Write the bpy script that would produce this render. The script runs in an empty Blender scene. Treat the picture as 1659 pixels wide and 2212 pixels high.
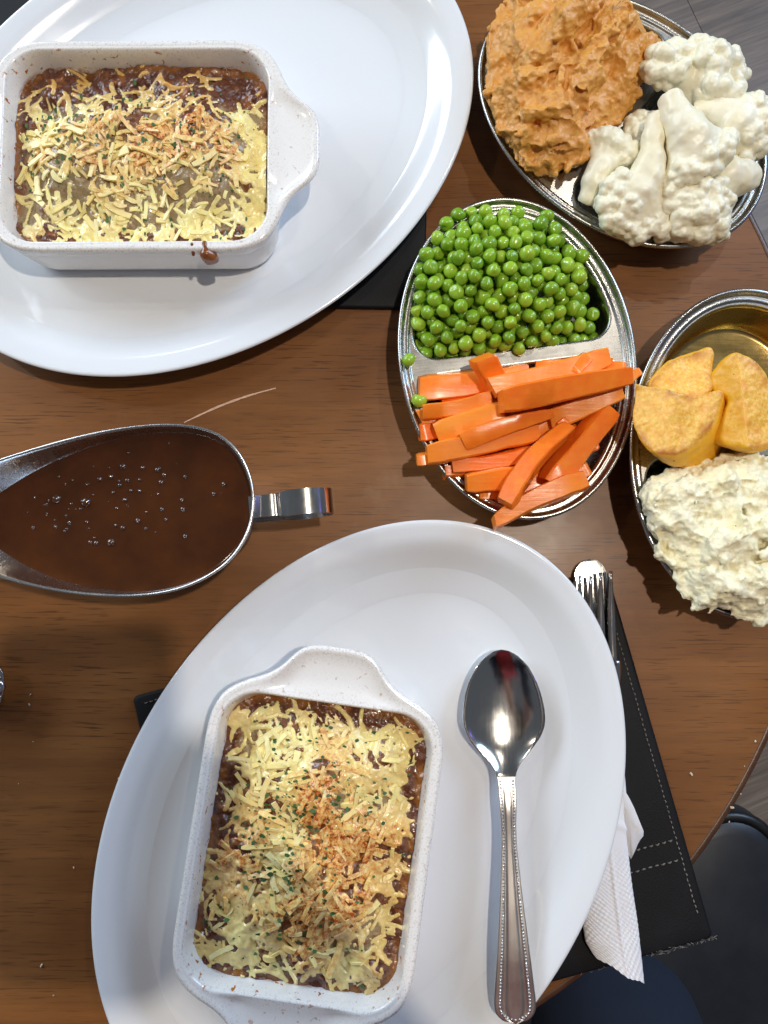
import bpy, bmesh, math, random
import numpy as np
from mathutils import Vector, Matrix
random.seed(7); RNG = np.random.default_rng(11)
S = bpy.context.scene
COL = S.collection

# ------------------------------------------------------------------ camera
PITCH, CAMZ, HFOV = math.radians(5.316), 0.465, math.radians(53.2)
cam_d = bpy.data.cameras.new('camera'); cam = bpy.data.objects.new('camera', cam_d); COL.objects.link(cam)
cam.location = (0, 0, CAMZ); cam.rotation_euler = (PITCH, 0, 0)
cam_d.sensor_fit = 'HORIZONTAL'; cam_d.angle = HFOV; cam_d.clip_start = 0.01; cam_d.clip_end = 50
S.camera = cam
# ------------------------------------------------------------------ world, lamps, exposure
W = bpy.data.worlds.new('World'); S.world = W; W.use_nodes = True
W.node_tree.nodes['Background'].inputs[0].default_value = (0.68, 0.75, 0.86, 1)
W.node_tree.nodes['Background'].inputs[1].default_value = 0.11
def area(name, loc, tgt, sx, sy, power, col, shape='RECTANGLE'):
    l = bpy.data.lights.new(name, 'AREA'); l.shape = shape; l.size = sx; l.size_y = sy; l.energy = power; l.color = col
    o = bpy.data.objects.new(name, l); COL.objects.link(o); o.location = loc
    o.rotation_euler = (Vector(tgt) - Vector(loc)).to_track_quat('-Z', 'Y').to_euler()
    return o
area('window_light', (-1.75, 1.50, 1.05), (0.0, 0.15, 0), 2.0, 0.55, 40, (0.72, 0.86, 1.0))
area('side_window_light', (1.7, 1.5, 1.25), (0.1, 0, 0), 1.0, 1.1, 31, (0.50, 0.71, 1.0))
WARM = (1.0, 0.89, 0.74)
for x, y, p in ((0.34, 0.12, 10.0), (0.60, 0.95, 2.6), (-1.15, 0.75, 2.0)):
    area('ceiling_spot_light', (x, y, 1.6), (x * .2, y * .2, 0), 0.045, 0.045, p, WARM, 'DISK')
area('violet_sign_light', (1.5, 0.25, 0.95), (0, 0, 0), 0.10, 0.22, 0.4, (0.28, 0.2, 1.0))
S.view_settings.view_transform = 'Standard'; S.view_settings.look = 'None'
S.view_settings.exposure = 0.26; S.view_settings.gamma = 1
S.render.engine = 'CYCLES'

# ------------------------------------------------------------------ helpers
_F = 1659 / 2 / math.tan(HFOV / 2)
def at(px, py, z):
    """world point at height z on the sight line measured at (px, py) of a 1659 x 2212 view"""
    d = Vector(((px - 829.5) / _F, -(py - 1106) / _F, -1.0)); d.rotate(Matrix.Rotation(PITCH, 3, 'X'))
    t = (z - CAMZ) / d.z
    return Vector((d.x * t, d.y * t, z))
def tag(o, label=None, cat=None, group=None, kind=None):
    if label: o['label'] = label
    if cat: o['category'] = cat
    if group: o['group'] = group
    if kind: o['kind'] = kind
    return o
def thing(name, label, cat, loc=(0, 0, 0), rotz=0, group=None):
    o = bpy.data.objects.new(name, None); COL.objects.link(o); o.empty_display_size = .02
    o.location = loc; o.rotation_euler = (0, 0, rotz)
    return tag(o, label, cat, group)
def link(name, me, parent=None, loc=None, rot=None):
    o = bpy.data.objects.new(name, me); COL.objects.link(o)
    if parent: o.parent = parent
    if loc is not None: o.location = loc
    if rot is not None: o.rotation_euler = rot
    return o
def mesh_of(name, V, F, mat=None, smooth=True):
    me = bpy.data.meshes.new(name)
    V = np.asarray(V, dtype=np.float32)
    if isinstance(F, np.ndarray):
        n, k = F.shape
        me.vertices.add(len(V)); me.vertices.foreach_set('co', V.ravel())
        me.loops.add(n * k); me.loops.foreach_set('vertex_index', F.astype(np.int32).ravel())
        me.polygons.add(n); me.polygons.foreach_set('loop_start', np.arange(0, n * k, k, dtype=np.int32))
        me.update(calc_edges=True); me.validate()
    else:
        me.from_pydata([tuple(v) for v in V.tolist()], [], F); me.update()
    if smooth: me.polygons.foreach_set('use_smooth', [True] * len(me.polygons))
    if mat: me.materials.append(mat)
    return me
def mk(name, V, F, mat, parent=None, smooth=True, loc=None, rot=None):
    return link(name, mesh_of(name, V, F, mat, smooth), parent, loc, rot)
def color_attr(me, C, name='Col'):
    a = me.color_attributes.new(name, 'FLOAT_COLOR', 'POINT')
    C = np.asarray(C, dtype=np.float32)
    if C.shape[1] == 3: C = np.concatenate([C, np.ones((len(C), 1), np.float32)], 1)
    a.data.foreach_set('color', C.ravel())
def loft(loops, cap0=False, cap1=False, closed=True):
    """loops: list of (n,3) arrays joined with quads; caps are centre fans"""
    L = [np.asarray(l, float) for l in loops]; n = len(L[0]); V = np.concatenate(L); F = []
    for i in range(len(L) - 1):
        a, b = i * n, (i + 1) * n
        for j in range(n if closed else n - 1):
            k = (j + 1) % n
            F.append((a + j, a + k, b + k, b + j))
    if cap0:
        V = np.concatenate([V, L[0].mean(0)[None]]); c = len(V) - 1
        F += [(c, (j + 1) % n, j) for j in range(n)]
    if cap1:
        V = np.concatenate([V, L[-1].mean(0)[None]]); c = len(V) - 1; a = (len(L) - 1) * n
        F += [(c, a + j, a + (j + 1) % n) for j in range(n)]
    return V, F
def join(parts):
    V, F, o = [], [], 0
    for v, f in parts:
        V.append(np.asarray(v, float)); F += [tuple(int(i) + o for i in q) for q in f]; o += len(v)
    return np.concatenate(V), F
def ring2(poly, z):
    p = np.asarray(poly, float)
    return np.concatenate([p, np.full((len(p), 1), z)], 1)
def chaikin(P, n=2, closed=True):
    P = np.asarray(P, float)
    for _ in range(n):
        Q = np.roll(P, -1, 0) if closed else P[1:]
        A = P if closed else P[:-1]
        P2 = np.stack([A * .75 + Q * .25, A * .25 + Q * .75], 1).reshape(-1, P.shape[1])
        P = P2 if closed else np.concatenate([P[:1], P2, P[-1:]])
    return P
def resample(P, n, closed=True):
    P = np.asarray(P, float); Q = np.concatenate([P, P[:1]]) if closed else P
    s = np.concatenate([[0], np.cumsum(np.linalg.norm(np.diff(Q, axis=0), axis=1))])
    t = np.linspace(0, s[-1], n, endpoint=not closed)
    return np.stack([np.interp(t, s, Q[:, i]) for i in range(P.shape[1])], 1)
def ellipse(a, b, d, n):
    t = np.linspace(0, 2 * math.pi, n, endpoint=False)
    p = np.stack([a * np.cos(t), b * np.sin(t)], 1); nn = np.stack([np.cos(t) / a, np.sin(t) / b], 1)
    nn /= np.linalg.norm(nn, axis=1)[:, None]
    return p - nn * d
def rrect(L, Wd, r, n=12):
    P = []
    for sx, sy, a0 in ((1, 1, 0), (-1, 1, 90), (-1, -1, 180), (1, -1, 270)):
        for i in range(n + 1):
            a = math.radians(a0 + 90 * i / n); P.append((sx * (L - r) + r * math.cos(a), sy * (Wd - r) + r * math.sin(a)))
    return np.array(P)
def tube(path, r, n=8, caps=True, flat=1.0):
    P = [Vector(p) for p in path]; R = r if hasattr(r, '__len__') else [r] * len(P); loops = []
    up = Vector((0, 0, 1))
    for i, p in enumerate(P):
        t = (P[min(i + 1, len(P) - 1)] - P[max(i - 1, 0)]).normalized()
        u = up if abs(t.dot(up)) < .95 else Vector((1, 0, 0))
        a = t.cross(u).normalized(); b = a.cross(t).normalized()
        loops.append([tuple(p + (a * math.cos(q) + b * math.sin(q) * flat) * R[i]) for q in [2 * math.pi * k / n for k in range(n)]])
    return loft(loops, caps, caps)
# ---- numeric noise
_LAT = RNG.random((64, 64, 64)).astype(np.float32)
def vn(p, seed=0):
    p = np.asarray(p, np.float32) + seed * 17.31
    i = np.floor(p).astype(np.int32); f = p - i; f = f * f * (3 - 2 * f); i &= 63; j = (i + 1) & 63
    g = lambda a, b, c: _LAT[a, b, c]
    x0, y0, z0, x1, y1, z1 = i[..., 0], i[..., 1], i[..., 2], j[..., 0], j[..., 1], j[..., 2]
    fx, fy, fz = f[..., 0], f[..., 1], f[..., 2]
    a = g(x0, y0, z0) * (1 - fx) + g(x1, y0, z0) * fx; b = g(x0, y1, z0) * (1 - fx) + g(x1, y1, z0) * fx
    c = g(x0, y0, z1) * (1 - fx) + g(x1, y0, z1) * fx; d = g(x0, y1, z1) * (1 - fx) + g(x1, y1, z1) * fx
    return (a * (1 - fy) + b * fy) * (1 - fz) + (c * (1 - fy) + d * fy) * fz
def fbm(p, o=3, seed=0):
    p = np.asarray(p, np.float32); s = 0; a = 1; t = 0
    for k in range(o):
        s = s + a * vn(p * 2 ** k, seed + k * 3); t += a; a *= .5
    return s / t
def worley(p, cell, seed=0):
    q = np.asarray(p, float) / cell; i = np.floor(q).astype(int); best = np.full(len(q), 9.)
    for dx in (-1, 0, 1):
        for dy in (-1, 0, 1):
            for dz in (-1, 0, 1):
                c = i + (dx, dy, dz); h = c & 63
                j = np.stack([_LAT[h[:, 0], h[:, 1], (h[:, 2] + k * 11 + seed) & 63] for k in range(3)], 1)
                best = np.minimum(best, np.linalg.norm(c + j - q, axis=1))
    return best
def sstep(a, b, x):
    t = np.clip((x - a) / (b - a), 0, 1); return t * t * (3 - 2 * t)
# ---- signed-distance fields turned into one continuous skin
def nets(F, o, st):
    s = F < 0; nx, ny, nz = F.shape
    cnt = sum(s[i:nx - 1 + i, j:ny - 1 + j, k:nz - 1 + k].astype(np.int8) for i in (0, 1) for j in (0, 1) for k in (0, 1))
    act = (cnt > 0) & (cnt < 8); ii = np.argwhere(act); idx = np.full(act.shape, -1, np.int64); idx[act] = np.arange(len(ii))
    acc = np.zeros((len(ii), 3)); n = np.zeros(len(ii))
    C = [(i, j, k) for i in (0, 1) for j in (0, 1) for k in (0, 1)]
    for a in C:
        for b in C:
            if sum(b) - sum(a) == 1 and all(y >= x for x, y in zip(a, b)):
                fa = F[ii[:, 0] + a[0], ii[:, 1] + a[1], ii[:, 2] + a[2]]; fb = F[ii[:, 0] + b[0], ii[:, 1] + b[1], ii[:, 2] + b[2]]
                m = (fa < 0) != (fb < 0); t = np.where(m, fa / np.where(m, fa - fb, 1), 0)
                acc += m[:, None] * (np.array(a) + t[:, None] * (np.array(b) - np.array(a))); n += m
    V = np.asarray(o) + st * (ii + acc / n[:, None]); Q = []
    for ax in range(3):
        b, c = (ax + 1) % 3, (ax + 2) % 3
        sl0 = [slice(None)] * 3; sl1 = [slice(None)] * 3
        sl0[ax] = slice(0, -1); sl1[ax] = slice(1, None)
        e = s[tuple(sl0)] != s[tuple(sl1)]; P = np.argwhere(e)
        ok = (P[:, b] > 0) & (P[:, c] > 0) & (P[:, b] < F.shape[b] - 1) & (P[:, c] < F.shape[c] - 1); P = P[ok]
        def g(db, dc):
            R = P.copy(); R[:, b] -= db; R[:, c] -= dc; return idx[R[:, 0], R[:, 1], R[:, 2]]
        q = np.stack([g(1, 1), g(0, 1), g(0, 0), g(1, 0)], 1); fl = ~s[P[:, 0], P[:, 1], P[:, 2]]
        q[fl] = q[fl][:, ::-1]; Q.append(q)
    return V, np.concatenate(Q)
def vnormals(V, Q):
    n = np.cross(V[Q[:, 2]] - V[Q[:, 0]], V[Q[:, 3]] - V[Q[:, 1]]); N = np.zeros_like(V)
    for k in range(4): np.add.at(N, Q[:, k], n)
    return N / (np.linalg.norm(N, axis=1)[:, None] + 1e-12)
class Field:
    def __init__(s, lo, hi, st):
        s.o = np.array(lo, float); s.st = st; s.n = np.ceil((np.array(hi) - s.o) / st).astype(int) + 1
        s.F = np.full(s.n, .05, np.float32)
    def block(s, lo, hi):
        a = np.clip(np.floor((np.array(lo) - s.o) / s.st).astype(int), 0, s.n - 1); b = np.clip(np.ceil((np.array(hi) - s.o) / s.st).astype(int) + 1, 1, s.n)
        sl = tuple(slice(x, y) for x, y in zip(a, b))
        g = np.stack(np.meshgrid(*[s.o[i] + s.st * np.arange(a[i], b[i]) for i in range(3)], indexing='ij'), -1)
        return sl, g
    def smin(s, sl, d, k):
        A = s.F[sl]
        h = np.clip(.5 + .5 * (A - d) / k, 0, 1); s.F[sl] = A * (1 - h) + d * h - k * h * (1 - h)
    def cap(s, a, b, ra, rb, k=.003):
        a, b = np.array(a, float), np.array(b, float); R = max(ra, rb) + 2.2 * k + s.st * 2
        sl, g = s.block(np.minimum(a, b) - R, np.maximum(a, b) + R); ab = b - a
        t = np.clip(((g - a) @ ab) / (ab @ ab + 1e-12), 0, 1)
        s.smin(sl, np.linalg.norm(g - a - t[..., None] * ab, axis=-1) - (ra + (rb - ra) * t), k)
    def ball(s, c, r, k=.003): s.cap(c, np.array(c, float) + 1e-5, r, r, k)
    def ell(s, c, r, k=.003, rot=0, tilt=None):
        c, r = np.array(c, float), np.array(r, float); R = max(r) + 2.2 * k + 2 * s.st
        sl, g = s.block(c - R, c + R); p = g - c
        M = Matrix.Rotation(rot, 3, 'Z')
        if tilt: M = M @ Matrix.Rotation(tilt[0], 3, 'X') @ Matrix.Rotation(tilt[1], 3, 'Y')
        p = p @ np.array(M); k0 = np.linalg.norm(p / r, axis=-1); k1 = np.linalg.norm(p / (r * r), axis=-1)
        s.smin(sl, k0 * (k0 - 1) / (k1 + 1e-9), k)
    def grid(s): return s.block(s.o, s.o + s.st * (s.n - 1))[1]
    def skin(s): return nets(s.F, s.o, s.st)
def poly_sd(P, poly):
    """signed distance of 2-D points to a polygon, negative inside"""
    P = np.asarray(P, float); A = np.asarray(poly, float); B = np.roll(A, -1, 0); d = np.full(P.shape[:-1], 9.); s = np.zeros(P.shape[:-1], bool)
    for a, b in zip(A, B):
        e = b - a; w = P - a; t = np.clip((w @ e) / (e @ e + 1e-15), 0, 1)
        d = np.minimum(d, np.linalg.norm(w - t[..., None] * e, axis=-1))
        c = (a[1] > P[..., 1]) != (b[1] > P[..., 1])
        with np.errstate(divide='ignore', invalid='ignore'):
            s ^= c & (P[..., 0] < (b[0] - a[0]) * (P[..., 1] - a[1]) / (b[1] - a[1] + 1e-15) + a[0])
    return np.where(s, -d, d)

# ------------------------------------------------------------------ materials
class MT:
    def __init__(s, name, base=(.5, .5, .5), rough=.5, metal=0, sss=0, sscale=.002, srad=(1, .5, .25), coat=0, crough=.1, spec=.5, **kw):
        s.m = bpy.data.materials.new(name); s.m.use_nodes = True; s.nt = s.m.node_tree; s.b = s.nt.nodes['Principled BSDF']
        i = s.b.inputs
        i['Base Color'].default_value = (*base, 1); i['Roughness'].default_value = rough; i['Metallic'].default_value = metal
        i['Subsurface Weight'].default_value = sss; i['Subsurface Scale'].default_value = sscale; i['Subsurface Radius'].default_value = srad
        i['Coat Weight'].default_value = coat; i['Coat Roughness'].default_value = crough; i['Specular IOR Level'].default_value = spec
        for k, v in kw.items(): i[k.replace('_', ' ')].default_value = v
    def n(s, t, **kw):
        x = s.nt.nodes.new(t)
        for k, v in kw.items(): setattr(x, k, v)
        return x
    def l(s, a, b): s.nt.links.new(a, b)
    def coord(s, scale=(1, 1, 1), kind='Object', rot=(0, 0, 0)):
        if kind == 'World': src = s.n('ShaderNodeNewGeometry').outputs['Position']
        else: src = s.n('ShaderNodeTexCoord').outputs[kind]
        m = s.n('ShaderNodeMapping'); m.inputs['Scale'].default_value = scale; m.inputs['Rotation'].default_value = rot
        s.l(src, m.inputs['Vector']); return m.outputs[0]
    def noise(s, vec, scale=1, detail=3, rough=.55, out=0, dist=0):
        x = s.n('ShaderNodeTexNoise'); x.inputs['Scale'].default_value = scale; x.inputs['Detail'].default_value = detail
        x.inputs['Roughness'].default_value = rough; x.inputs['Distortion'].default_value = dist; s.l(vec, x.inputs['Vector']); return x.outputs[out]
    def voro(s, vec, scale, feature='F1', out=0):
        x = s.n('ShaderNodeTexVoronoi', feature=feature); x.inputs['Scale'].default_value = scale; s.l(vec, x.inputs['Vector']); return x.outputs[out]
    def ramp(s, fac, stops):
        r = s.n('ShaderNodeValToRGB'); e = r.color_ramp.elements
        while len(e) < len(stops): e.new(.5)
        for el, (p, c) in zip(e, stops):
            el.position = p; el.color = (*c, 1) if len(c) == 3 else c
        s.l(fac, r.inputs[0]); return r.outputs[0]
    def rng(s, v, a, b, c=0, d=1):
        x = s.n('ShaderNodeMapRange'); x.inputs[1].default_value = a; x.inputs[2].default_value = b; x.inputs[3].default_value = c; x.inputs[4].default_value = d
        s.l(v, x.inputs[0]); return x.outputs[0]
    def math(s, op, a, b=None):
        x = s.n('ShaderNodeMath', operation=op)
        for i, v in ((0, a), (1, b)):
            if v is None: continue
            if isinstance(v, (int, float)): x.inputs[i].default_value = v
            else: s.l(v, x.inputs[i])
        return x.outputs[0]
    def mix(s, fac, a, b, mode='MIX'):
        x = s.n('ShaderNodeMix', data_type='RGBA', blend_type=mode)
        for sock, v in ((x.inputs[0], fac), (x.inputs[6], a), (x.inputs[7], b)):
            if isinstance(v, (int, float)): sock.default_value = v
            elif isinstance(v, tuple): sock.default_value = (*v, 1)
            else: s.l(v, sock)
        return x.outputs[2]
    def base(s, c): s.l(c, s.b.inputs['Base Color']); return s
    def rough(s, c): s.l(c, s.b.inputs['Roughness']); return s
    def bump(s, h, strength=.3, dist=.001, prev=None):
        x = s.n('ShaderNodeBump'); x.inputs['Strength'].default_value = strength; x.inputs['Distance'].default_value = dist
        s.l(h, x.inputs['Height'])
        if prev is not None: s.l(prev, x.inputs['Normal'])
        s.l(x.outputs[0], s.b.inputs['Normal']); return x.outputs[0]
    def attr(s, name='Col'):
        x = s.n('ShaderNodeAttribute'); x.attribute_name = name; return x.outputs[0]
    def objcol(s): return s.n('ShaderNodeObjectInfo').outputs['Color']
    def objrand(s): return s.n('ShaderNodeObjectInfo').outputs['Random']

def m_wood():
    t = MT('table_wood', rough=.36, coat=.08, crough=.25, spec=.26)
    v = t.coord((1, 1, 1)); rnd = t.objrand()
    off = t.n('ShaderNodeVectorMath', operation='ADD'); t.l(v, off.inputs[0])
    cmb = t.n('ShaderNodeCombineXYZ'); t.l(t.math('MULTIPLY', rnd, 7.0), cmb.inputs[0]); t.l(t.math('MULTIPLY', rnd, 3.0), cmb.inputs[1]); t.l(cmb.outputs[0], off.inputs[1])
    def mp(sc):
        m = t.n('ShaderNodeMapping'); m.inputs['Scale'].default_value = sc; t.l(off.outputs[0], m.inputs[0]); return m.outputs[0]
    big = t.noise(mp((3, 16, 1)), 1, 4, .6, dist=.6); mid = t.noise(mp((9, 160, 1)), 1, 4, .65)
    por = t.noise(mp((44, 900, 1)), 1, 2, .5); den = t.noise(mp((8, 30, 1)), 1, 2)
    c = t.ramp(big, [(.25, (.140, .052, .015)), (.5, (.215, .083, .024)), (.75, (.290, .118, .034))])
    c = t.mix(t.rng(mid, .38, .75, 0, .5), c, (.105, .043, .016), 'MIX')
    pm = t.math('MULTIPLY', t.rng(por, .575, .64), t.rng(den, .3, .62, .1, .7))
    c = t.mix(t.rng(t.noise(t.coord((14, 14, 1)), 1, 6, .75), .60, .78, 0, .22), c, (.40, .29, .20)); c = t.mix(pm, c, (.026, .010, .005))
    c = t.mix(t.rng(rnd, 0, 1, 0, .25), c, (.26, .105, .034), 'MIX')
    # ring-shaped wear and wipe marks in the varnish
    sm = t.noise(t.coord((9, 9, 1)), 1, 5, .7)
    t.base(c); t.rough(t.rng(sm, .3, .75, .26, .48)); t.bump(pm, -.25, .0004)
    return t.m
def m_floor():
    t = MT('floor_plank_wood', rough=.5); v = t.coord(); r = t.objrand()
    m = t.coord((30, 2.0, 1)); n = t.noise(m, 1, 5, .65, dist=1.2); f = t.noise(t.coord((260, 9, 1)), 1, 3, .6)
    c = t.ramp(n, [(.28, (.105, .070, .048)), (.5, (.22, .15, .105)), (.72, (.34, .25, .18))])
    c = t.mix(t.rng(f, .4, .7, 0, .5), c, (.05, .038, .031)); c = t.mix(t.rng(r, 0, 1, 0, .3), c, (.12, .10, .09))
    t.base(c); return t.m
def m_steel(name='brushed_steel', rough=.25, base=(.48, .475, .455)):
    t = MT(name, base, rough, 1.0)
    n = t.noise(t.coord((60, 60, 60)), 1, 4, .7); s = t.noise(t.coord((900, 40, 40), rot=(0, 0, .5)), 1, 2)
    t.rough(t.math('ADD', t.rng(n, .3, .75, rough - .03, rough + .05), t.rng(s, .4, .7, 0, .03)))
    t.base(t.mix(t.rng(n, .35, .7, 0, .12), base, tuple(x * .86 for x in base)))
    return t.m
def m_porcelain():
    t = MT('white_porcelain', (.77, .785, .81), .10, coat=.5, crough=.04, sss=.04, sscale=.003)
    n = t.noise(t.coord((22, 22, 22)), 1, 3); q = t.noise(t.coord((26, 1400, 30), rot=(0, 0, .7)), 1, 2); q2 = t.noise(t.coord((16, 16, 16)), 1, 3)
    t.rough(t.math('ADD', t.rng(n, .3, .7, .09, .17), t.math('MULTIPLY', t.rng(q, .66, .72, 0, .25), t.rng(q2, .5, .6)))); return t.m
def m_ceramic():
    t = MT('glazed_stoneware', (.74, .72, .69), .16, coat=.4, crough=.06)
    w = t.n('ShaderNodeSeparateColor'); t.l(t.attr(), w.inputs[0])
    v = t.coord(); f = t.noise(v, 900, 3, .7); g = t.noise(v, 210, 4, .75); o = t.noise(v, 95, 2, .6); o2 = t.noise(v, 330, 2, .5)
    c = t.mix(t.rng(g, .55, .75, 0, .22), (.86, .83, .80), (.72, .66, .60))
    edge = t.math('MULTIPLY', w.outputs[0], t.rng(f, .52, .66, 0, .6)); c = t.mix(edge, c, (.33, .26, .20))
    spk = t.math('MULTIPLY', t.rng(f, .71, .76), .35); c = t.mix(spk, c, (.28, .22, .17))
    spl = t.math('MULTIPLY', t.math('MULTIPLY', t.rng(o2, .635, .66), t.rng(o, .45, .55)), w.outputs[1]); c = t.mix(spl, c, (.42, .14, .02))
    tide = t.math('MULTIPLY', t.rng(w.outputs[2], .15, .9), t.rng(t.noise(v, 120, 4, .7), .42, .58)); c = t.mix(tide, c, t.mix(t.rng(f, .4, .6), (.40, .135, .018), (.16, .05, .012)))
    t.base(c); t.bump(g, .06, .0006); return t.m
def m_leather():
    t = MT('black_leatherette', (.012, .012, .014), .55, spec=.22)
    v = t.coord(); n = t.noise(v, 1500, 3); w = t.voro(v, 1100); b = t.noise(v, 14, 4, .6)
    t.base(t.mix(t.rng(b, .35, .7, 0, 1), (.005, .0055, .0075), (.011, .0108, .012))); t.rough(t.rng(b, .3, .7, .48, .66)); t.bump(t.math('ADD', n, w), .25, .0003); return t.m
def m_simple_noise(name, a, b, scale, rough, bump=0, bdist=.001, bscale=None, det=4, **kw):
    t = MT(name, a, rough, **kw); v = t.coord(); n = t.noise(v, scale, det, .6)
    t.base(t.mix(t.rng(n, .35, .68), a, b))
    if bump: t.bump(t.noise(v, bscale or scale * 3, 3, .6), bump, bdist)
    return t.m
M = {}
M['wood'] = m_wood(); M['floor'] = m_floor(); M['steel'] = m_steel(); M['boat'] = m_steel('satin_steel', .25, (.70, .69, .67)); M['worn'] = m_steel('worn_steel', .36, (.66, .63, .60)); M['polish'] = m_steel('polished_steel', .13, (.66, .65, .63))
M['reflection_tint'] = m_steel('reflection_tinted_steel', .20, (.60, .43, .16)); M['porcelain'] = m_porcelain(); M['ceramic'] = m_ceramic(); M['leather'] = m_leather()  # first steel here: golden reflection of the potatoes put into its base colour
M['thread'] = m_simple_noise('stitch_thread', (.26, .235, .20), (.13, .11, .10), 800, .8)
M['table_edge'] = m_simple_noise('table_edge_wood', (.10, .042, .02), (.06, .025, .012), 60, .35)
def m_pea():
    t = MT('pea_skin', rough=.27, sss=.30, sscale=.0022, srad=(.6, 1, .15), coat=.35, crough=.12); r = t.objrand(); v = t.coord()
    c = t.ramp(r, [(0, (.150, .310, .012)), (.55, (.255, .450, .020)), (1, (.36, .54, .04))]); n = t.noise(v, 420, 3)
    c = t.mix(t.rng(n, .45, .75, 0, .4), c, (.33, .48, .08)); t.base(c)
    t.bump(t.noise(v, 260, 2), .3, .0006); return t.m
def m_carrot():
    t = MT('cooked_carrot', rough=.30, sss=.35, sscale=.003, srad=(1, .35, .06), coat=.15, crough=.2); r = t.objrand()
    v = t.coord((26, 420, 420)); n = t.noise(v, 1, 4, .6); k = t.noise(t.coord((140, 140, 140)), 1, 3)
    c = t.ramp(r, [(0, (.88, .155, .008)), (.5, (.94, .22, .016)), (1, (.93, .31, .035))])
    c = t.mix(t.rng(k, .35, .7, 0, .6), c, (.97, .30, .025)); c = t.mix(t.rng(n, .5, .8, 0, .5), c, (.85, .13, .008))
    t.base(c); t.bump(t.math('ADD', n, k), .22, .0006); return t.m
M['pea'] = m_pea(); M['carrot'] = m_carrot()
def m_cauli():
    t = MT('boiled_cauliflower', rough=.40, sss=.22, sscale=.0022, srad=(1, .9, .6), coat=.12, crough=.25)
    n = t.noise(t.coord(), 60, 4, .6); k = t.noise(t.coord(), 1300, 3); a = t.attr()
    s = t.n('ShaderNodeSeparateColor'); t.l(a, s.inputs[0])
    c = t.mix(t.rng(n, .35, .7), (.87, .81, .66), (.85, .76, .50)); c = t.mix(t.math('MULTIPLY', s.outputs[0], .7), (.86, .81, .62), c)
    t.base(c); t.bump(k, .18, .0004); return t.m
M['cauli'] = m_cauli()
def m_mash(name, a, b, d, sscale):
    t = MT(name, rough=.38, sss=.2, sscale=sscale * .6, srad=(1, .7, .35), coat=.28, crough=.22); v = t.coord()
    n = t.noise(v, 75, 5, .65); k = t.noise(v, 700, 4, .65); f = t.noise(v, 520, 1, .5)
    c = t.mix(t.rng(n, .33, .68), a, b); c = t.mix(t.rng(k, .5, .8, 0, .45), c, d); c = t.mix(t.rng(f, .80, .815), c, (.25, .15, .06))
    t.base(c); t.bump(k, .55, .0012); return t.m
M['swede'] = m_mash('mashed_swede_flesh', (.78, .375, .068), (.68, .30, .055), (.85, .52, .15), .003)
M['mash'] = m_mash('mashed_potato_flesh', (.93, .84, .53), (.94, .89, .67), (.86, .70, .36), .003)
def m_potato():
    t = MT('roast_potato_crust', rough=.40, sss=.22, sscale=.003, srad=(1, .6, .2), coat=.12, crough=.3); v = t.coord()
    n = t.noise(v, 110, 5, .7); k = t.noise(v, 650, 4, .7); g = t.n('ShaderNodeNewGeometry').outputs['Pointiness']
    a = t.n('ShaderNodeSeparateColor'); t.l(t.attr(), a.inputs[0])
    c = t.mix(t.rng(k, .4, .66), (.86, .42, .035), (.95, .68, .17)); c = t.mix(t.math('MULTIPLY', t.rng(n, .44, .68), .75), c, (.76, .29, .025))
    c = t.mix(t.math('MULTIPLY', t.rng(g, .52, .60), .55), c, (.52, .16, .025)); c = t.mix(t.math('MULTIPLY', a.outputs[0], .9), c, (.86, .44, .010))
    c = t.mix(t.math('MULTIPLY', a.outputs[1], t.rng(n, .36, .58, .15, 1)), c, (.43, .125, .014))
    c = t.mix(t.rng(t.noise(v, 300, 1, .5), .785, .80), c, (.08, .035, .015)); t.base(c); t.rough(t.rng(k, .35, .7, .34, .55)); t.bump(k, .28, .0008); return t.m
M['potato'] = m_potato()
def m_filling():
    t = MT('baked_filling', rough=.24, coat=.5, crough=.12, sss=.08, sscale=.002); v = t.coord(); a = t.attr()
    n = t.noise(v, 330, 4, .65); c = t.mix(t.rng(n, .4, .75, 0, .45), a, (.23, .075, .022)); c = t.mix(t.rng(t.noise(v, 800, 3, .6), .58, .75, 0, .7), c, (.03, .010, .006)); t.base(c)
    t.rough(t.rng(n, .3, .7, .16, .42)); t.bump(n, .5, .0012); return t.m
def cheese_nodes(t, melted):
    w = t.coord(kind='World'); n1 = t.noise(w, 62, 4, .6); n2 = t.noise(w, 330, 5, .72); n3 = t.noise(w, 2100, 2, .6)
    if melted:
        s = t.n('ShaderNodeSeparateColor'); t.l(t.attr(), s.inputs[0]); pap, oil = s.outputs[0], s.outputs[1]
    else:
        s = t.n('ShaderNodeSeparateColor'); t.l(t.objcol(), s.inputs[0]); pap, oil = s.outputs[0], s.outputs[1]
    c = t.mix(t.rng(n1, .3, .7), (.94, .77, .28), (.95, .84, .42)) if melted else t.mix(t.rng(t.objrand(), 0, 1), (.97, .78, .29), (.96, .83, .42))
    if melted: c = t.mix(t.math('MULTIPLY', oil, .8), c, (.56, .27, .035))
    p = t.math('MULTIPLY', t.rng(pap, .05, .75), t.rng(n2, .34, .52)); c = t.mix(t.math('MULTIPLY', p, .78), c, (.80, .27, .03))
    p2 = t.math('MULTIPLY', t.rng(pap, .25, .8), t.rng(n2, .51, .60)); c = t.mix(t.math('MULTIPLY', p2, .95), c, (.36, .050, .008))
    c = t.mix(t.math('MULTIPLY', t.rng(n3, .70, .72), .8), c, (.10, .09, .02))
    return c
t = MT('melted_cheese', rough=.24, sss=.3, sscale=.0025, srad=(1, .8, .3), coat=.45, crough=.14); t.base(cheese_nodes(t, True)); t.bump(t.noise(t.coord(), 380, 4, .6), .35, .0012); M['melt'] = t.m
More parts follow.
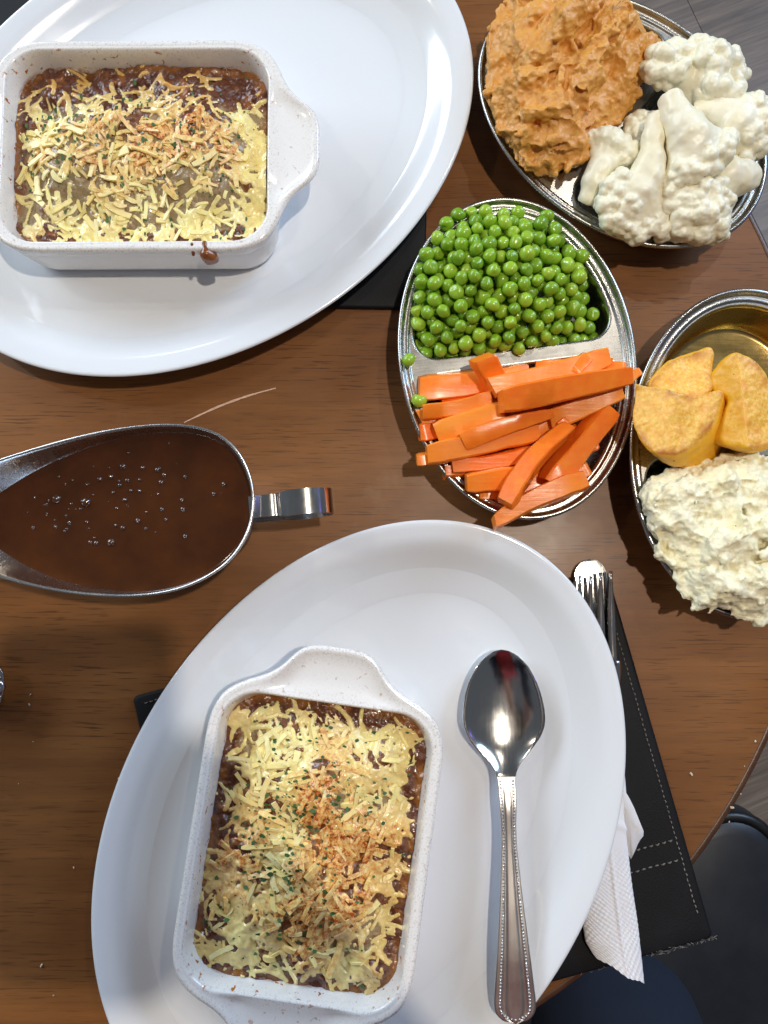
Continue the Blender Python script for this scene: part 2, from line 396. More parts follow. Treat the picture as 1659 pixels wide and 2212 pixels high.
t = MT('grated_cheese', rough=.38, sss=.35, sscale=.0015, srad=(1, .85, .5), coat=.1, crough=.3); t.base(cheese_nodes(t, False)); t.bump(t.noise(t.coord(), 700, 2), .2, .0005); M['shred'] = t.m
M['filling'] = m_filling()
M['parsley'] = m_simple_noise('dried_parsley', (.030, .085, .022), (.07, .16, .04), 90, .6)
t = MT('brown_gravy', (.050, .0135, .0035), .10, spec=.4, sss=.10, sscale=.004, srad=(1, .3, .1)); v = t.coord(); n = t.noise(v, 40, 4, .6)
t.base(t.mix(t.rng(n, .35, .7), (.046, .0145, .0045), (.076, .0225, .0060))); t.bump(t.noise(v, 130, 3), .04, .0006); M['gravy'] = t.m
M['drip'] = m_simple_noise('sauce_drip', (.30, .10, .02), (.14, .035, .012), 300, .2, coat=.4)
t = MT('paper_napkin', (.83, .82, .84), .85, sss=.1, sscale=.002); v = t.coord((1, 1, 1)); t.bump(t.voro(v, 520), -.9, .0010); M['paper'] = t.m
M['scratch'] = m_simple_noise('bare_wood_scratch', (.72, .46, .32), (.55, .33, .21), 500, .7)
M['crumb'] = m_simple_noise('crumb', (.74, .66, .50), (.60, .48, .30), 900, .8)
M['seat'] = m_simple_noise('chair_vinyl', (.010, .012, .018), (.018, .021, .028), 25, .42, bump=.15, bscale=1400, bdist=.0004)
M['seat_edge'] = m_simple_noise('chair_piping', (.006, .006, .007), (.01, .01, .01), 100, .35)
t = MT('denim', (.012, .022, .05), .85); v = t.coord((1, 1, 1)); wv = t.n('ShaderNodeTexWave'); wv.inputs['Scale'].default_value = 700; t.l(t.coord((1, 1, .4)), wv.inputs[0])
t.base(t.mix(wv.outputs[1], (.005, .009, .022), (.015, .025, .050))); t.bump(wv.outputs[1], .3, .0006); M['denim'] = t.m
M['red'] = m_simple_noise('red_knit', (.36, .012, .016), (.22, .008, .012), 300, .8, bump=.3, bscale=900)
M['navy'] = m_simple_noise('navy_sleeve', (.012, .016, .035), (.02, .026, .05), 200, .8)
M['skin'] = m_simple_noise('skin', (.55, .30, .20), (.48, .25, .17), 90, .5, sss=.2, sscale=.004)
M['hair'] = m_simple_noise('hair', (.03, .018, .012), (.05, .03, .02), 300, .5)
M['phone'] = MT('phone_glass', (.01, .01, .012), .12).m
M['dark_wood'] = m_simple_noise('dark_table_leg', (.03, .016, .01), (.05, .026, .015), 40, .4)

# ------------------------------------------------------------------ floor of planks (structure)
FZ = -0.75
fl = mk('floor', [(-2.2, -2.2, FZ - .012), (2.2, -2.2, FZ - .012), (2.2, 2.2, FZ - .012), (-2.2, 2.2, FZ - .012)], [(0, 1, 2, 3)], M['dark_wood'], smooth=False)
tag(fl, kind='structure')
fa = math.radians(112)
pl_me = None
for i in range(-9, 10):
    for j in range(-2, 2):
        if pl_me is None:
            L, w = .64, .094
            V = [(-L, -w, 0), (L, -w, 0), (L, w, 0), (-L, w, 0), (-L + .0005, -w + .0005, .010), (L - .0005, -w + .0005, .010), (L - .0005, w - .0005, .010), (-L + .0005, w - .0005, .010)]
            pl_me = mesh_of('plank', V, [(0, 3, 2, 1), (4, 5, 6, 7), (0, 1, 5, 4), (1, 2, 6, 5), (2, 3, 7, 6), (3, 0, 4, 7)], M['floor'], False)
        x = (j + .5) * 1.2804 + (i % 3) * .41; y = i * .18825
        p = (x * math.cos(fa) - y * math.sin(fa), x * math.sin(fa) + y * math.cos(fa), FZ - .011)
        link('plank', pl_me, fl, p, (0, 0, fa))

# ------------------------------------------------------------------ round table: glued boards, edge band, pedestal
TC, TR, TT = Vector((-0.1046, 0.0757, 0)), 0.3721, 0.024
tb = thing('round_table', 'round brown wooden table top with a scratched varnished surface carrying the meal', 'table', TC)
cuts = [-.3721, -.265, -.1445, -.0160, .105, .222, .3721]
for y0, y1 in zip(cuts[:-1], cuts[1:]):
    R = TR - .0035; g = .00003; y0c, y1c = max(y0 + g, -R), min(y1 - g, R)
    a0, a1 = math.asin(max(-1, y0c / R)), math.asin(min(1, y1c / R)); n = 40
    right = [(R * math.cos(a0 + (a1 - a0) * k / n), R * math.sin(a0 + (a1 - a0) * k / n)) for k in range(n + 1)]
    P = np.array(right + [(-x, y) for x, y in right[::-1]])
    keep = [i for i in range(len(P)) if np.linalg.norm(P[i] - P[i - 1]) > 1e-6]; P = P[keep]
    top = len(P); V = np.concatenate([ring2(P, -TT), ring2(P, 0)]); F = [tuple(range(top, 2 * top)), tuple(range(top - 1, -1, -1))]
    F += [(i, (i + 1) % top, top + (i + 1) % top, top + i) for i in range(top)]
    mk('board', V, F, M['wood'], tb, False)
prof = [(-.0034, -TT - .001), (0, -TT), (.0022, -TT * .7), (.003, -.008), (.0022, -.003), (.0004, -.0006), (-.0030, .0001), (-.0034, -.0010)]
mk('table_edge', *loft([ring2(ellipse(TR + d - .0005, TR + d - .0005, 0, 160), z) for d, z in prof]), M['table_edge'], tb)
ped = [(.05, -TT - .002), (.05, -.06), (.035, -.10), (.035, FZ + .10), (.06, FZ + .06), (.21, FZ + .03), (.23, FZ + .01), (.23, FZ + .001)]
mk('pedestal', *loft([ring2(ellipse(r, r, 0, 48), z) for r, z in ped], False, True), M['dark_wood'], tb)
def flat_streak(name, pts, w, mat, parent, z=.0004):
    P = [Vector(p) for p in pts]; L, R = [], []
    for i, p in enumerate(P):
        d = (P[min(i + 1, len(P) - 1)] - P[max(i - 1, 0)]).normalized(); nrm = Vector((-d.y, d.x, 0)); ww = w * (.35 + .65 * math.sin(math.pi * (i + .4) / len(P))) * random.uniform(.6, 1.1)
        L.append(p + nrm * ww); R.append(p - nrm * ww)
    n = len(P); V = [(v.x, v.y, z) for v in L + R]
    return mk(name, V, [(i, i + n, i + n + 1, i + 1) for i in range(n - 1)], mat, parent, False)
sc = [at(398 + 198 * t, 913 - 74 * t - 12 * math.sin(t * 3.1) * .6, 0) - TC for t in np.linspace(0, 1, 14)]
flat_streak('scratch', sc, .0009, M['scratch'], tb)

# ------------------------------------------------------------------ leather place mats
def stitches(path, step, r, z0, mat, name, parent, gap=.62):
    P = resample(np.array(path), max(2, int(sum(np.linalg.norm(np.diff(np.array(path), axis=0), axis=1)) / step)), False); parts = []
    for a, b in zip(P[:-1], P[1:]):
        d = b - a; q = a + d * gap; m = (a + q) / 2; nn = np.array([-d[1], d[0]]) / (np.linalg.norm(d) + 1e-9) * .12 * step * random.uniform(-1, 1)
        parts.append(tube([(*(a), z0 - .0002), (*(m + nn), z0 + r * .8), (*(q), z0 - .0002)], [r * .6, r, r * .6], 5))
    return tag(mk(name, *join(parts), mat, parent), kind='stuff')
MT_ = .0042
def mat_thing(label, c, rz, L, Wd, band, worn=True):
    t = thing('place_mat', label, 'place mat', c, rz, 'black leather place mats')
    o = rrect(L, Wd, .003, 4)
    lp = [ring2(o * (1 - .0004 / Wd), .0003), ring2(o, .0010), ring2(o, MT_ - .0012), ring2(rrect(L - .0006, Wd - .0006, .003, 4), MT_ - .0003), ring2(rrect(L - .0018, Wd - .0018, .003, 4), MT_), ring2(rrect(L - .010, Wd - .010, .003, 4), MT_ - .0003)]
    V, F = loft(lp, True, True); mk('leather_sheet', V, F, M['leather'], t)
    i = .0052
    if not worn: return t
    stitches([(L - i, -Wd + i + .010), (L - i, Wd - i), (-L + i, Wd - i)], .0030, .00042, MT_, M['thread'], 'stitching', t)
    for y in band:
        stitches([(L - .045, y), (L - .006, y)], .0034, .00055, MT_, M['thread'], 'band_stitching', t)
    fr = []
    for k in range(46):
        x = L - abs(random.gauss(0, .035)); yy = -Wd + random.uniform(-.0004, .0012)
        fr.append(tube([(x, yy, MT_ - .001), (x + random.uniform(-.002, .002), yy + random.uniform(-.001, .001), MT_ + .0006), (x + random.uniform(-.003, .003), yy - random.uniform(0, .0022), MT_ - .0012)], .00016, 4))
    tag(mk('frayed_edge', *join(fr), M['thread'], t), kind='stuff')
    return t
mc = (at(287, 1505, .004) + at(1540, 2025, .004)) / 2
ma = at(1312, 1233, .004) - at(287, 1505, .004)
rzB = math.atan2(ma.y, ma.x)
mat_thing('black stitched leather place mat under the lower plate with its corner and worn edge showing', (mc.x, mc.y, .0006), rzB, .146, .1085, (-.0505, -.0620))
br = at(926, 657, .004)
mat_thing('black leather place mat almost covered by the upper left plate', (br.x - .146, br.y + .1085, .0006), math.radians(-1.2), .146, .1085, (), False)

# ------------------------------------------------------------------ oval plates
PA, PB, PZ0 = .1800, .1322, .0050
def plate(label, c, rz):
    prof = [(72, 1.6), (67, .2), (64.5, 0), (62, .2), (59, 3), (50, 5.2), (34, 9), (16, 15.6), (5, 19.6), (1.2, 20.8), (.15, 21.8), (0, 22.4), (.3, 23.1), (1.0, 23.5), (2.2, 23.5), (4.5, 23.0), (8, 22.2), (11, 21.4), (14, 20.0), (18, 17.4), (23, 13.9), (28, 11.0), (33, 9.0), (38, 7.7), (44, 6.8), (52, 6.2), (62, 5.8)]
    lp = [ring2(ellipse(PA, PB, d / 1000, 256), z / 1000) for d, z in prof]
    e = ellipse(PA, PB, .062, 256)
    lp += [ring2(e * s, .0056) for s in (.7, .35, .1)]
    V, F = loft(lp, True, True)
    o = mk('oval_plate', V, F, M['porcelain'], loc=(c[0], c[1], PZ0), rot=(0, 0, rz)); o.data.shade_smooth()
    return tag(o, label, 'plate', 'white oval plates')
plate('white oval plate at the upper left under the wide baking dish, empty on its right', (-.1147 * .99, .2704 * .99 - .0004), .5641)
plate('white oval plate at the bottom holding a baking dish and a spoon', (-.0127 * .99, -.1328 * .99), 1.0075)

# ------------------------------------------------------------------ divided oval steel dishes
DA, DB = .0961, .0689
DN = 240
def dee(sgn, d, r=.0135, gap=.0050, inset=.0098, n=96):
    """D-shaped compartment outline; d = how far inside its upper lip. Same vertex count for every d."""
    a, b = DA - inset - r, DB - inset - r; x0 = gap + r
    t0 = math.acos(min(1, x0 / a)); T = np.linspace(-t0, t0, n)
    core = [(a * math.cos(t), b * math.sin(t)) for t in T]; nor = [np.array((math.cos(t) / a, math.sin(t) / b)) for t in T]; nor = [q / np.linalg.norm(q) for q in nor]
    P = [np.array(c) + q * (r - d) for c, q in zip(core, nor)]
    def arc(c, q0, q1):
        a0 = math.atan2(q0[1], q0[0]); a1 = math.atan2(q1[1], q1[0])
        while a1 < a0: a1 += 2 * math.pi
        return [np.array(c) + (r - d) * np.array((math.cos(a0 + (a1 - a0) * k / 17), math.sin(a0 + (a1 - a0) * k / 17))) for k in range(1, 17)]
    P += arc(core[-1], nor[-1], (-1, 1e-6))
    y1, y0 = core[-1][1], core[0][1]
    P += [np.array((x0 - (r - d), y1 + (y0 - y1) * k / 23)) for k in range(24)]
    P += arc(core[0], (-1, -1e-6), nor[0])
    return np.array(P) * (sgn, 1)
DRZ, DFZ = .0320, .0030
def steel_dish(label, c, rz, reflection_tint=False):
    t = thing('divided_steel_dish', label, 'serving dish', c, rz, 'oval divided steel dishes')
    prof = [(2.6, 28.9), (1.4, 28.6), (.45, 29.2), (0, 30.3), (.2, 31.3), (1.0, 32.0), (2.0, 31.9), (2.7, 31.2), (3.0, 30.2), (3.4, 29.4), (4.2, 29.1), (5.2, 29.1), (5.9, 29.3), (6.4, 29.1), (6.9, 28.4), (7.5, 28.2)]
    V, F = loft([ring2(ellipse(DA, DB, d / 1000, DN), z / 1000) for d, z in prof]); mk('rolled_rim', V, F, M['steel'], t)
    # flat land between rim and compartments, with two D-shaped openings
    bm = bmesh.new(); e = []
    lands = [ring2(ellipse(DA, DB, .0075, DN), .0282)]; dz = .0280
    for sg in (-1, 1): lands.append(ring2(dee(sg, -.0014), dz + .0002))
    for lp in lands:
        vs = [bm.verts.new(p) for p in lp]; e += [bm.edges.new((vs[i], vs[(i + 1) % len(vs)])) for i in range(len(vs))]
    bmesh.ops.triangle_fill(bm, edges=e, use_beauty=True, normal=(0, 0, 1))
    bmesh.ops.recalc_face_normals(bm, faces=bm.faces)
    me = bpy.data.meshes.new('land'); bm.to_mesh(me); bm.free(); me.materials.append(M['steel'])
    link('flat_divider', me, t)
    for sg in (-1, 1):
        pr = [(-1.4, 28.2), (-.8, 28.1), (-.2, 27.7), (.2, 27.0), (.5, 26.0), (1.5, 20), (2.9, 11), (3.9, 6.6), (4.9, 4.6), (6.4, 3.3), (8.2, 2.9)]
        lp = [ring2(dee(sg, d / 1000), z / 1000) for d, z in pr]; b = dee(sg, .0082); m = b.mean(0)
        lp += [ring2(m + (b - m) * s, .0028) for s in (.6, .25)]
        V, F = loft(lp, False, True)
        if sg > 0: F = [f[::-1] for f in F]
        mk('compartment', V, F, M['reflection_tint'] if reflection_tint and sg < 0 else M['steel'], t)  # roast potato side: its golden reflection is painted into the steel colour
    return t
DP = ((.0771, .1315, 0), -1.443); DC = ((.1419, .2774, 0), -.7105); DR_ = ((.2092, .0756, 0), -1.6179)
steel_dish('oval divided steel dish of green peas and carrot sticks in the middle', *DP)
steel_dish('oval divided steel dish at the top holding mashed swede and cauliflower', *DC)
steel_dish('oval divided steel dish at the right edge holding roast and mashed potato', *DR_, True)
def local(D, p):
    v = Vector((p[0] - D[0][0], p[1] - D[0][1], 0)); v.rotate(Matrix.Rotation(-D[1], 3, 'Z')); return np.array((v.x, v.y))
def world(D, x, y, z):
    v = Vector((x, y, 0)); v.rotate(Matrix.Rotation(D[1], 3, 'Z')); return Vector((v.x + D[0][0], v.y + D[0][1], z))

# ------------------------------------------------------------------ stoneware baking dishes
BL, BW, BH, BZ = .0815, .0630, .0415, .0109
def star(poly, th):
    """radius of a closed outline about the origin along each angle"""
    A = np.asarray(poly); B = np.roll(A, -1, 0); out = []
    for t in th:
        d = np.array((math.cos(t), math.sin(t))); best = 0
        e = B - A; den = d[0] * e[:, 1] - d[1] * e[:, 0]
        with np.errstate(divide='ignore', invalid='ignore'):
            s = (A[:, 0] * e[:, 1] - A[:, 1] * e[:, 0]) / den; u = (A[:, 0] * d[1] - A[:, 1] * d[0]) / den
        ok = (np.abs(den) > 1e-12) & (u >= -1e-6) & (u <= 1 + 1e-6) & (s > 0); out.append(s[ok].max())
    return np.array(out)
NB = 360
TH = np.linspace(0, 2 * math.pi, NB, endpoint=False)
def eared(L, Wd, ear, eb=.046, et=.0195, g=0):
    q = [(L - .0070, Wd - .0063), (L - .0008, Wd - .0150), (L + .0046, .0352), (L + .0104, .0280), (L + .0168, .0232), (L + .0215, .0180), (L + ear, .0110), (L + ear, 0)]
    top = [(0, Wd), (L * .5, Wd), (L - .026, Wd), (L - .0155, Wd - .0018)]
    quad = chaikin(np.array(top + q), 3, False)
    Q = list(map(tuple, quad)); full = Q + [(x, -y) for x, y in Q[::-1][1:]]; full += [(-x, -y) for x, y in Q[1:]] + [(-x, y) for x, y in Q[::-1][1:-1]]
    return np.array(full)
def pol(r, z): return np.stack([r * np.cos(TH), r * np.sin(TH), np.full(NB, z) if np.isscalar(z) else z], 1)
def inner_r(ins, rc=.0205): return star(rrect(BL - ins, BW - ins, rc), TH)
def baking_dish(label, c, rz):
    t = thing('baking_dish', label, 'baking dish', (c[0], c[1], BZ), rz, 'white handled baking dishes')
    ro = star(eared(BL, BW, .0235), TH); rin = inner_r(.0062); rb = star(rrect(BL, BW, .0225), TH)
    ear = sstep(.001, .012, ro - rb)
    h = BH; lp = []; wear = []; spl = []; tid = []
    def add(r, z, w, s=0, b=0): tid.append(np.full(NB, b)); lp.append(pol(r, z)); wear.append(w if not np.isscalar(w) else np.full(NB, w)); spl.append(np.full(NB, s))
    def body(d, z): add(star(rrect(BL - d, BW - d, .0215), TH), z, .05)
    for s in (.2, .6): add(star(rrect(BL - .012, BW - .012, .014), TH) * s, .0012, 0)
    body(.010, .0006); body(.0085, 0); body(.0065, .0008); body(.0050, .004)
    for k in range(5): body(.0046 - .0005 * k - .0004, .008 + .0048 * k); body(.0046 - .0005 * k, .0098 + .0048 * k)
    body(.0020, .0335)
    add(rb - .0010 + (ro - rb) * .72, h - .0062, .1); add(ro - .0011, h - .0044, .35); add(ro - .0002, h - .0026, .7); add(ro - .0003, h - .0012, 1); add(ro - .0012, h - .0002, 1); add(ro - .0024, h + .0001, .8)
    add(ro - .0040, h - .0002 - .0007 * ear, .55)
    for f in (.7, .45, .22): add(rin + .0014 + (ro - .0040 - rin - .0014) * f, h - .0003 - ear * .0026 * math.sin(math.pi * (.25 + f * .6)), .5 - .35 * ear, .5)
    add(rin + .0012, h - .0003 - ear * .0006, .75, .6); add(rin + .0004, h - .0008, .9, .8); add(rin - .0001, h - .0018, .7, 1)
    add(inner_r(.0072), h - .006, .3, 1); add(inner_r(.0080), h - .0112, .25, 1, .0); add(inner_r(.0086), h - .0148, .2, 1, 1); add(inner_r(.0098), h - .022, .2, 1, 1); add(inner_r(.0115), .009, .2, 1); add(inner_r(.0145), .0055, 0, 1); add(inner_r(.0200, .012), .0050, 0, 1)
    for s in (.6, .2): add(inner_r(.0200, .012) * s, .0050, 0, 0)
    V, F = loft(lp, True, True); me = mesh_of('body', V, F, M['ceramic'])
    w = np.concatenate(wear + [[0, 0]]); s = np.concatenate(spl + [[0, 0]]); color_attr(me, np.stack([w, s, np.concatenate(tid + [[0, 0]])], 1))
    link('body', me, t)
    return t
cA = at(292, 313, .051); cB = at(668, 1834, .051)
RA, RB = math.radians(.3), math.radians(81.9)
dishA = baking_dish('wide white baking dish on the upper plate, brown sauce run over its front rim', cA, RA)
dishB = baking_dish('white baking dish on the lower plate, standing left of the big spoon', cB, RB)
# sauce that has run over the rim of the upper dish
F_ = Field((.010, -.072, .026), (.058, -.050, .047), .0005)
for a, b, r0, r1 in (((.0405, -.0585, .0405), (.0412, -.0640, .0385), .0016, .0030), ((.0412, -.0640, .0385), (.0418, -.0648, .0350), .0034, .0036), ((.0445, -.0645, .0372), (.0450, -.0648, .0340), .0026, .0022), ((.0335, -.0590, .0412), (.0338, -.0640, .0385), .0009, .0010)):
    F_.cap(a, b, r0, r1, .002)
V, Q = F_.skin(); mk('sauce_drip', V, Q, M['drip'], dishA)

# ------------------------------------------------------------------ baked fillings, melted and grated cheese, parsley
def shred_mesh(i):
    L = random.uniform(.0075, .0170) if i < 8 else random.uniform(.0035, .0070); w = random.uniform(.0008, .0016) if i < 8 else random.uniform(.0010, .0018); h = random.uniform(.0003, .00055) if i < 8 else random.uniform(.0006, .0011)
    n = 6; b = random.uniform(-.22, .22); c = random.uniform(-.10, .35); loops = []
    for k in range(n):
        u = k / (n - 1) - .5; x = u * L; y = b * L * u * u * 2; z = -c * L * u * u + h * .5; s = random.uniform(.8, 1.12) * (1 if .5 - abs(u) > .05 else random.uniform(.75, 1.1))
        loops.append([(x, y - w * s, z - h * random.uniform(.8, 1)), (x, y + w * s, z - h), (x, y + w * s * .85, z + h * random.uniform(.7, 1.1)), (x, y - w * s * .85, z + h)])
    return mesh_of('cheese_shred', *loft(loops, True, True), M['shred'], False)
def bits(n, r, per=5):
    out = []
    for x, y, z in n:
        a = random.uniform(0, 6.28); k = per; rr = r * random.uniform(.6, 1.5); t = random.uniform(-.5, .5); t2 = random.uniform(-.5, .5)
        P = [(x + math.cos(a + 6.28 * q / k) * rr * random.uniform(.4, 1.15) * .75, y + math.sin(a + 6.28 * q / k) * rr * random.uniform(.5, 1.2)) for q in range(k)]
        up = [(px, py, z + (px - x) * t + (py - y) * t2) for px, py in P]; dn = [(px, py, q - .00025) for px, py, q in up]
        V = up + dn; F = [tuple(range(k)), tuple(range(2 * k - 1, k - 1, -1))] + [((i + 1) % k, i, k + i, k + (i + 1) % k) for i in range(k)]
        out.append((np.array(V), F))
    return join(out)
def gratin(dish, seed, label, spec):
    """spec: functions of (u,v) in -1..1 for cheese cover, sauce, paprika, parsley, shred density"""
    lx, ly, rc, st = BL - .0088, BW - .0088, .0185, .00055
    t = thing('cheese_topped_bake', label, 'baked dish', dish.location, dish.rotation_euler.z, 'two cheese topped bakes')
    nx, ny = int(2 * lx / st) + 1, int(2 * ly / st) + 1
    X, Y = np.meshgrid(np.linspace(-lx - .0004, lx + .0004, nx), np.linspace(-ly - .0004, ly + .0004, ny), indexing='ij'); U, Vv = X / lx, Y / ly
    qx, qy = np.maximum(np.abs(X) - (lx - rc), 0), np.maximum(np.abs(Y) - (ly - rc), 0); sd = np.hypot(qx, qy) - rc + np.maximum(0, 0)
    sd = np.where((qx > 0) & (qy > 0), sd, np.maximum(np.abs(X) - lx, np.abs(Y) - ly)); ins = sd < .0006; edge = np.clip(-sd, 0, 1)
    P = np.stack([X, Y, X * 0 + seed * .37], -1)
    n1 = fbm(P * 55, 3, seed); n2 = fbm(P * 190, 3, seed + 1); n3 = fbm(P * 600, 2, seed + 2); w = worley(P.reshape(-1, 3), .0047, seed).reshape(X.shape)
    h0 = spec['z'] + .0062 * sstep(0, .040, edge) + .0050 * (n1 - .5) * 2 + .0016 * (n2 - .5) + spec['lift'](U, Vv) * .006
    sauce = np.clip(spec['sauce'](U, Vv) + (n1 - .5) * 1.3 + (n2 - .5) * .8, 0, 1)
    lump = np.clip(1 - w * 1.25, 0, 1) ** .6 * .0019
    hf = h0 + lump * (.35 + .65 * sauce) + (n3 - .5) * .0007
    cov = spec['cheese'](U, Vv) + (fbm(P * 120, 3, seed + 5) - .5) * 2.1 + (fbm(P * 330, 2, seed + 6) - .5) * 1.1
    strand = np.zeros_like(X); dn = np.clip(cov + .15, .02, 1.2) * (edge > .002); pk = RNG.choice(X.size, spec['melt'], p=(dn / dn.sum()).ravel())
    for f in pk:
        x, y = X.ravel()[f], Y.ravel()[f]; i0, j0 = np.unravel_index(f, X.shape); a = spec['flow'](U[i0, j0], Vv[i0, j0]) + random.gauss(0, .9); l = random.uniform(.002, .0085); r = random.uniform(.0009, .0019); w_ = int((l + r) / st) + 2
        sl = (slice(max(0, i0 - w_), i0 + w_ + 1), slice(max(0, j0 - w_), j0 + w_ + 1)); dx, dy = X[sl] - x, Y[sl] - y; ca, sa = math.cos(a), math.sin(a)
        u_ = dx * ca + dy * sa; v_ = -dx * sa + dy * ca + random.uniform(-60, 60) * u_ * u_; dd = np.hypot(np.maximum(np.abs(u_) - l, 0), v_) / r
        strand[sl] = np.maximum(strand[sl], np.sqrt(np.clip(1 - dd * dd, 0, 1)) * r * random.uniform(.7, 1.05))
    sheet = sstep(.46, .86, cov); thick = np.maximum(strand, sheet * (.0010 + .0011 * fbm(P * 300, 2, seed + 7))); th = np.clip(thick / .0009, 0, 1); thick = thick + (n3 - .5) * .0003 * th
    hm = h0 + lump * .35 + thick - .0003
    def gridmesh(name, H, mask, C, mat, parent):
        q = mask[:-1, :-1] & mask[1:, :-1] & mask[1:, 1:] & mask[:-1, 1:]; I = np.arange(X.size).reshape(X.shape)
        F = np.stack([I[:-1, :-1][q], I[1:, :-1][q], I[1:, 1:][q], I[:-1, 1:][q]], 1); used, inv = np.unique(F, return_inverse=True)
        V = np.stack([X, Y, H], -1).reshape(-1, 3)[used]; me = mesh_of(name, V, inv.reshape(F.shape), mat); color_attr(me, C.reshape(-1, 3)[used]); return link(name, me, parent)
    def lerp(a, b, f): return a * (1 - f[..., None]) + np.array(b) * f[..., None]
    grey = np.broadcast_to(np.array((.36, .27, .14)), X.shape + (3,))
    C = lerp(grey, (.20, .075, .022), sstep(.30, .5, sauce)); C = lerp(C, (.095, .026, .012), sstep(.45, .68, sauce)); C = lerp(C, (.27, .085, .018), sstep(.60, .75, n2) * sauce)
    C = lerp(C, (.34, .13, .018), sstep(.006, .0005, edge) * sstep(.35, .6, fbm(P * 90, 2, seed + 9)) * .8)
    gridmesh('filling', hf, ins, C, M['filling'], t)
    pap = np.clip(spec['paprika'](U, Vv) + (n1 - .5) * .9, 0, 1); oil = np.clip(spec['oil'](U, Vv) + (n2 - .5) * .9, 0, 1)
    gridmesh('melted_cheese', hm, ins & (th > .04), np.stack([pap, oil, pap * 0], -1), M['melt'], t)
    top = np.maximum(hf, np.where(th > .04, hm, -1))
    def hz(x, y):
        i = int(np.clip(round((x + lx) / (2 * lx) * (nx - 1)), 0, nx - 1)); j = int(np.clip(round((y + ly) / (2 * ly) * (ny - 1)), 0, ny - 1)); return i, j, top[i, j]
    den = spec['shred'](U, Vv) * (.25 + 1.5 * np.clip(fbm(P * 75, 2, seed + 11) - .25, 0, 1)) * (edge > .004)
    pr = (den / den.sum()).ravel(); pick = RNG.choice(X.size, spec['n'], p=pr); pile = np.zeros_like(top); rest = []
    for k, f in enumerate(pick):
        x, y = X.ravel()[f] + random.uniform(-.0003, .0003), Y.ravel()[f]; i, j, z = hz(x, y); me = SH[random.choice(spec['pool'])]
        z = z + pile[i, j] + .0003; a, b = max(0, i - 5), max(0, j - 5); pile[a:i + 6, b:j + 6] = np.minimum(pile[a:i + 6, b:j + 6] + .0007, .0042)
        g = 6; ti = (top[min(i + g, nx - 1), j] - top[max(i - g, 0), j]) / (2 * g * st); tj = (top[i, min(j + g, ny - 1)] - top[i, max(j - g, 0)]) / (2 * g * st)
        nrm = Vector((-ti * .7 + random.gauss(0, .16), -tj * .7 + random.gauss(0, .16), 1)).normalized()
        ang = spec['flow'](U[i, j], Vv[i, j]) + random.gauss(0, spec['spread'])
        Mx = nrm.to_track_quat('Z', 'Y').to_matrix().to_4x4() @ Matrix.Rotation(ang, 4, 'Z'); sc_ = random.uniform(.75, 1.2)
        Mx = Matrix.Translation((x, y, z)) @ Mx @ Matrix.Diagonal((sc_, sc_ * random.uniform(.8, 1.25), sc_, 1)); pv = float(np.clip(pap[i, j] + random.uniform(-.25, .25), 0, 1))
        if k < spec['n'] - 300:
            v = np.array([Mx @ w_.co for w_ in me.vertices]); rest.append((v, [tuple(p.vertices) for p in me.polygons]))
        else:
            o = link('cheese_shred', me, t); o.matrix_local = Mx; o.color = (pv, .2, 0, 1)
    if rest:
        o = tag(mk('grated_cheese', *join(rest), M['shred'], t, False), kind='stuff'); o.color = (.55, .2, 0, 1)
    pd = np.clip(spec['green'](U, Vv), 0, None) * (.15 + 2 * np.clip(fbm(P * 110, 2, seed + 15) - .35, 0, 1)) * (edge > .003); pk = RNG.choice(X.size, spec['ng'], p=(pd / pd.sum()).ravel()); pts = []
    for f in pk:
        x, y = X.ravel()[f], Y.ravel()[f]; i, j, z = hz(x, y); pts.append((x + random.uniform(-.0004, .0004), y + random.uniform(-.0004, .0004), z + pile[i, j] * .9 + .0011))
    k = int(len(pts) * .62)
    tag(mk('parsley_flakes', *bits(pts[:k], .00115, 6), M['parsley'], t, False), kind='stuff'); tag(mk('parsley_specks', *bits(pts[k:], .00050, 4), M['parsley'], t, False), kind='stuff')
    return t
SH = [shred_mesh(i) for i in range(14)]
G = lambda u, v, a, b, ra, rb: np.exp(-((u - a) / ra) ** 2 - ((v - b) / rb) ** 2)
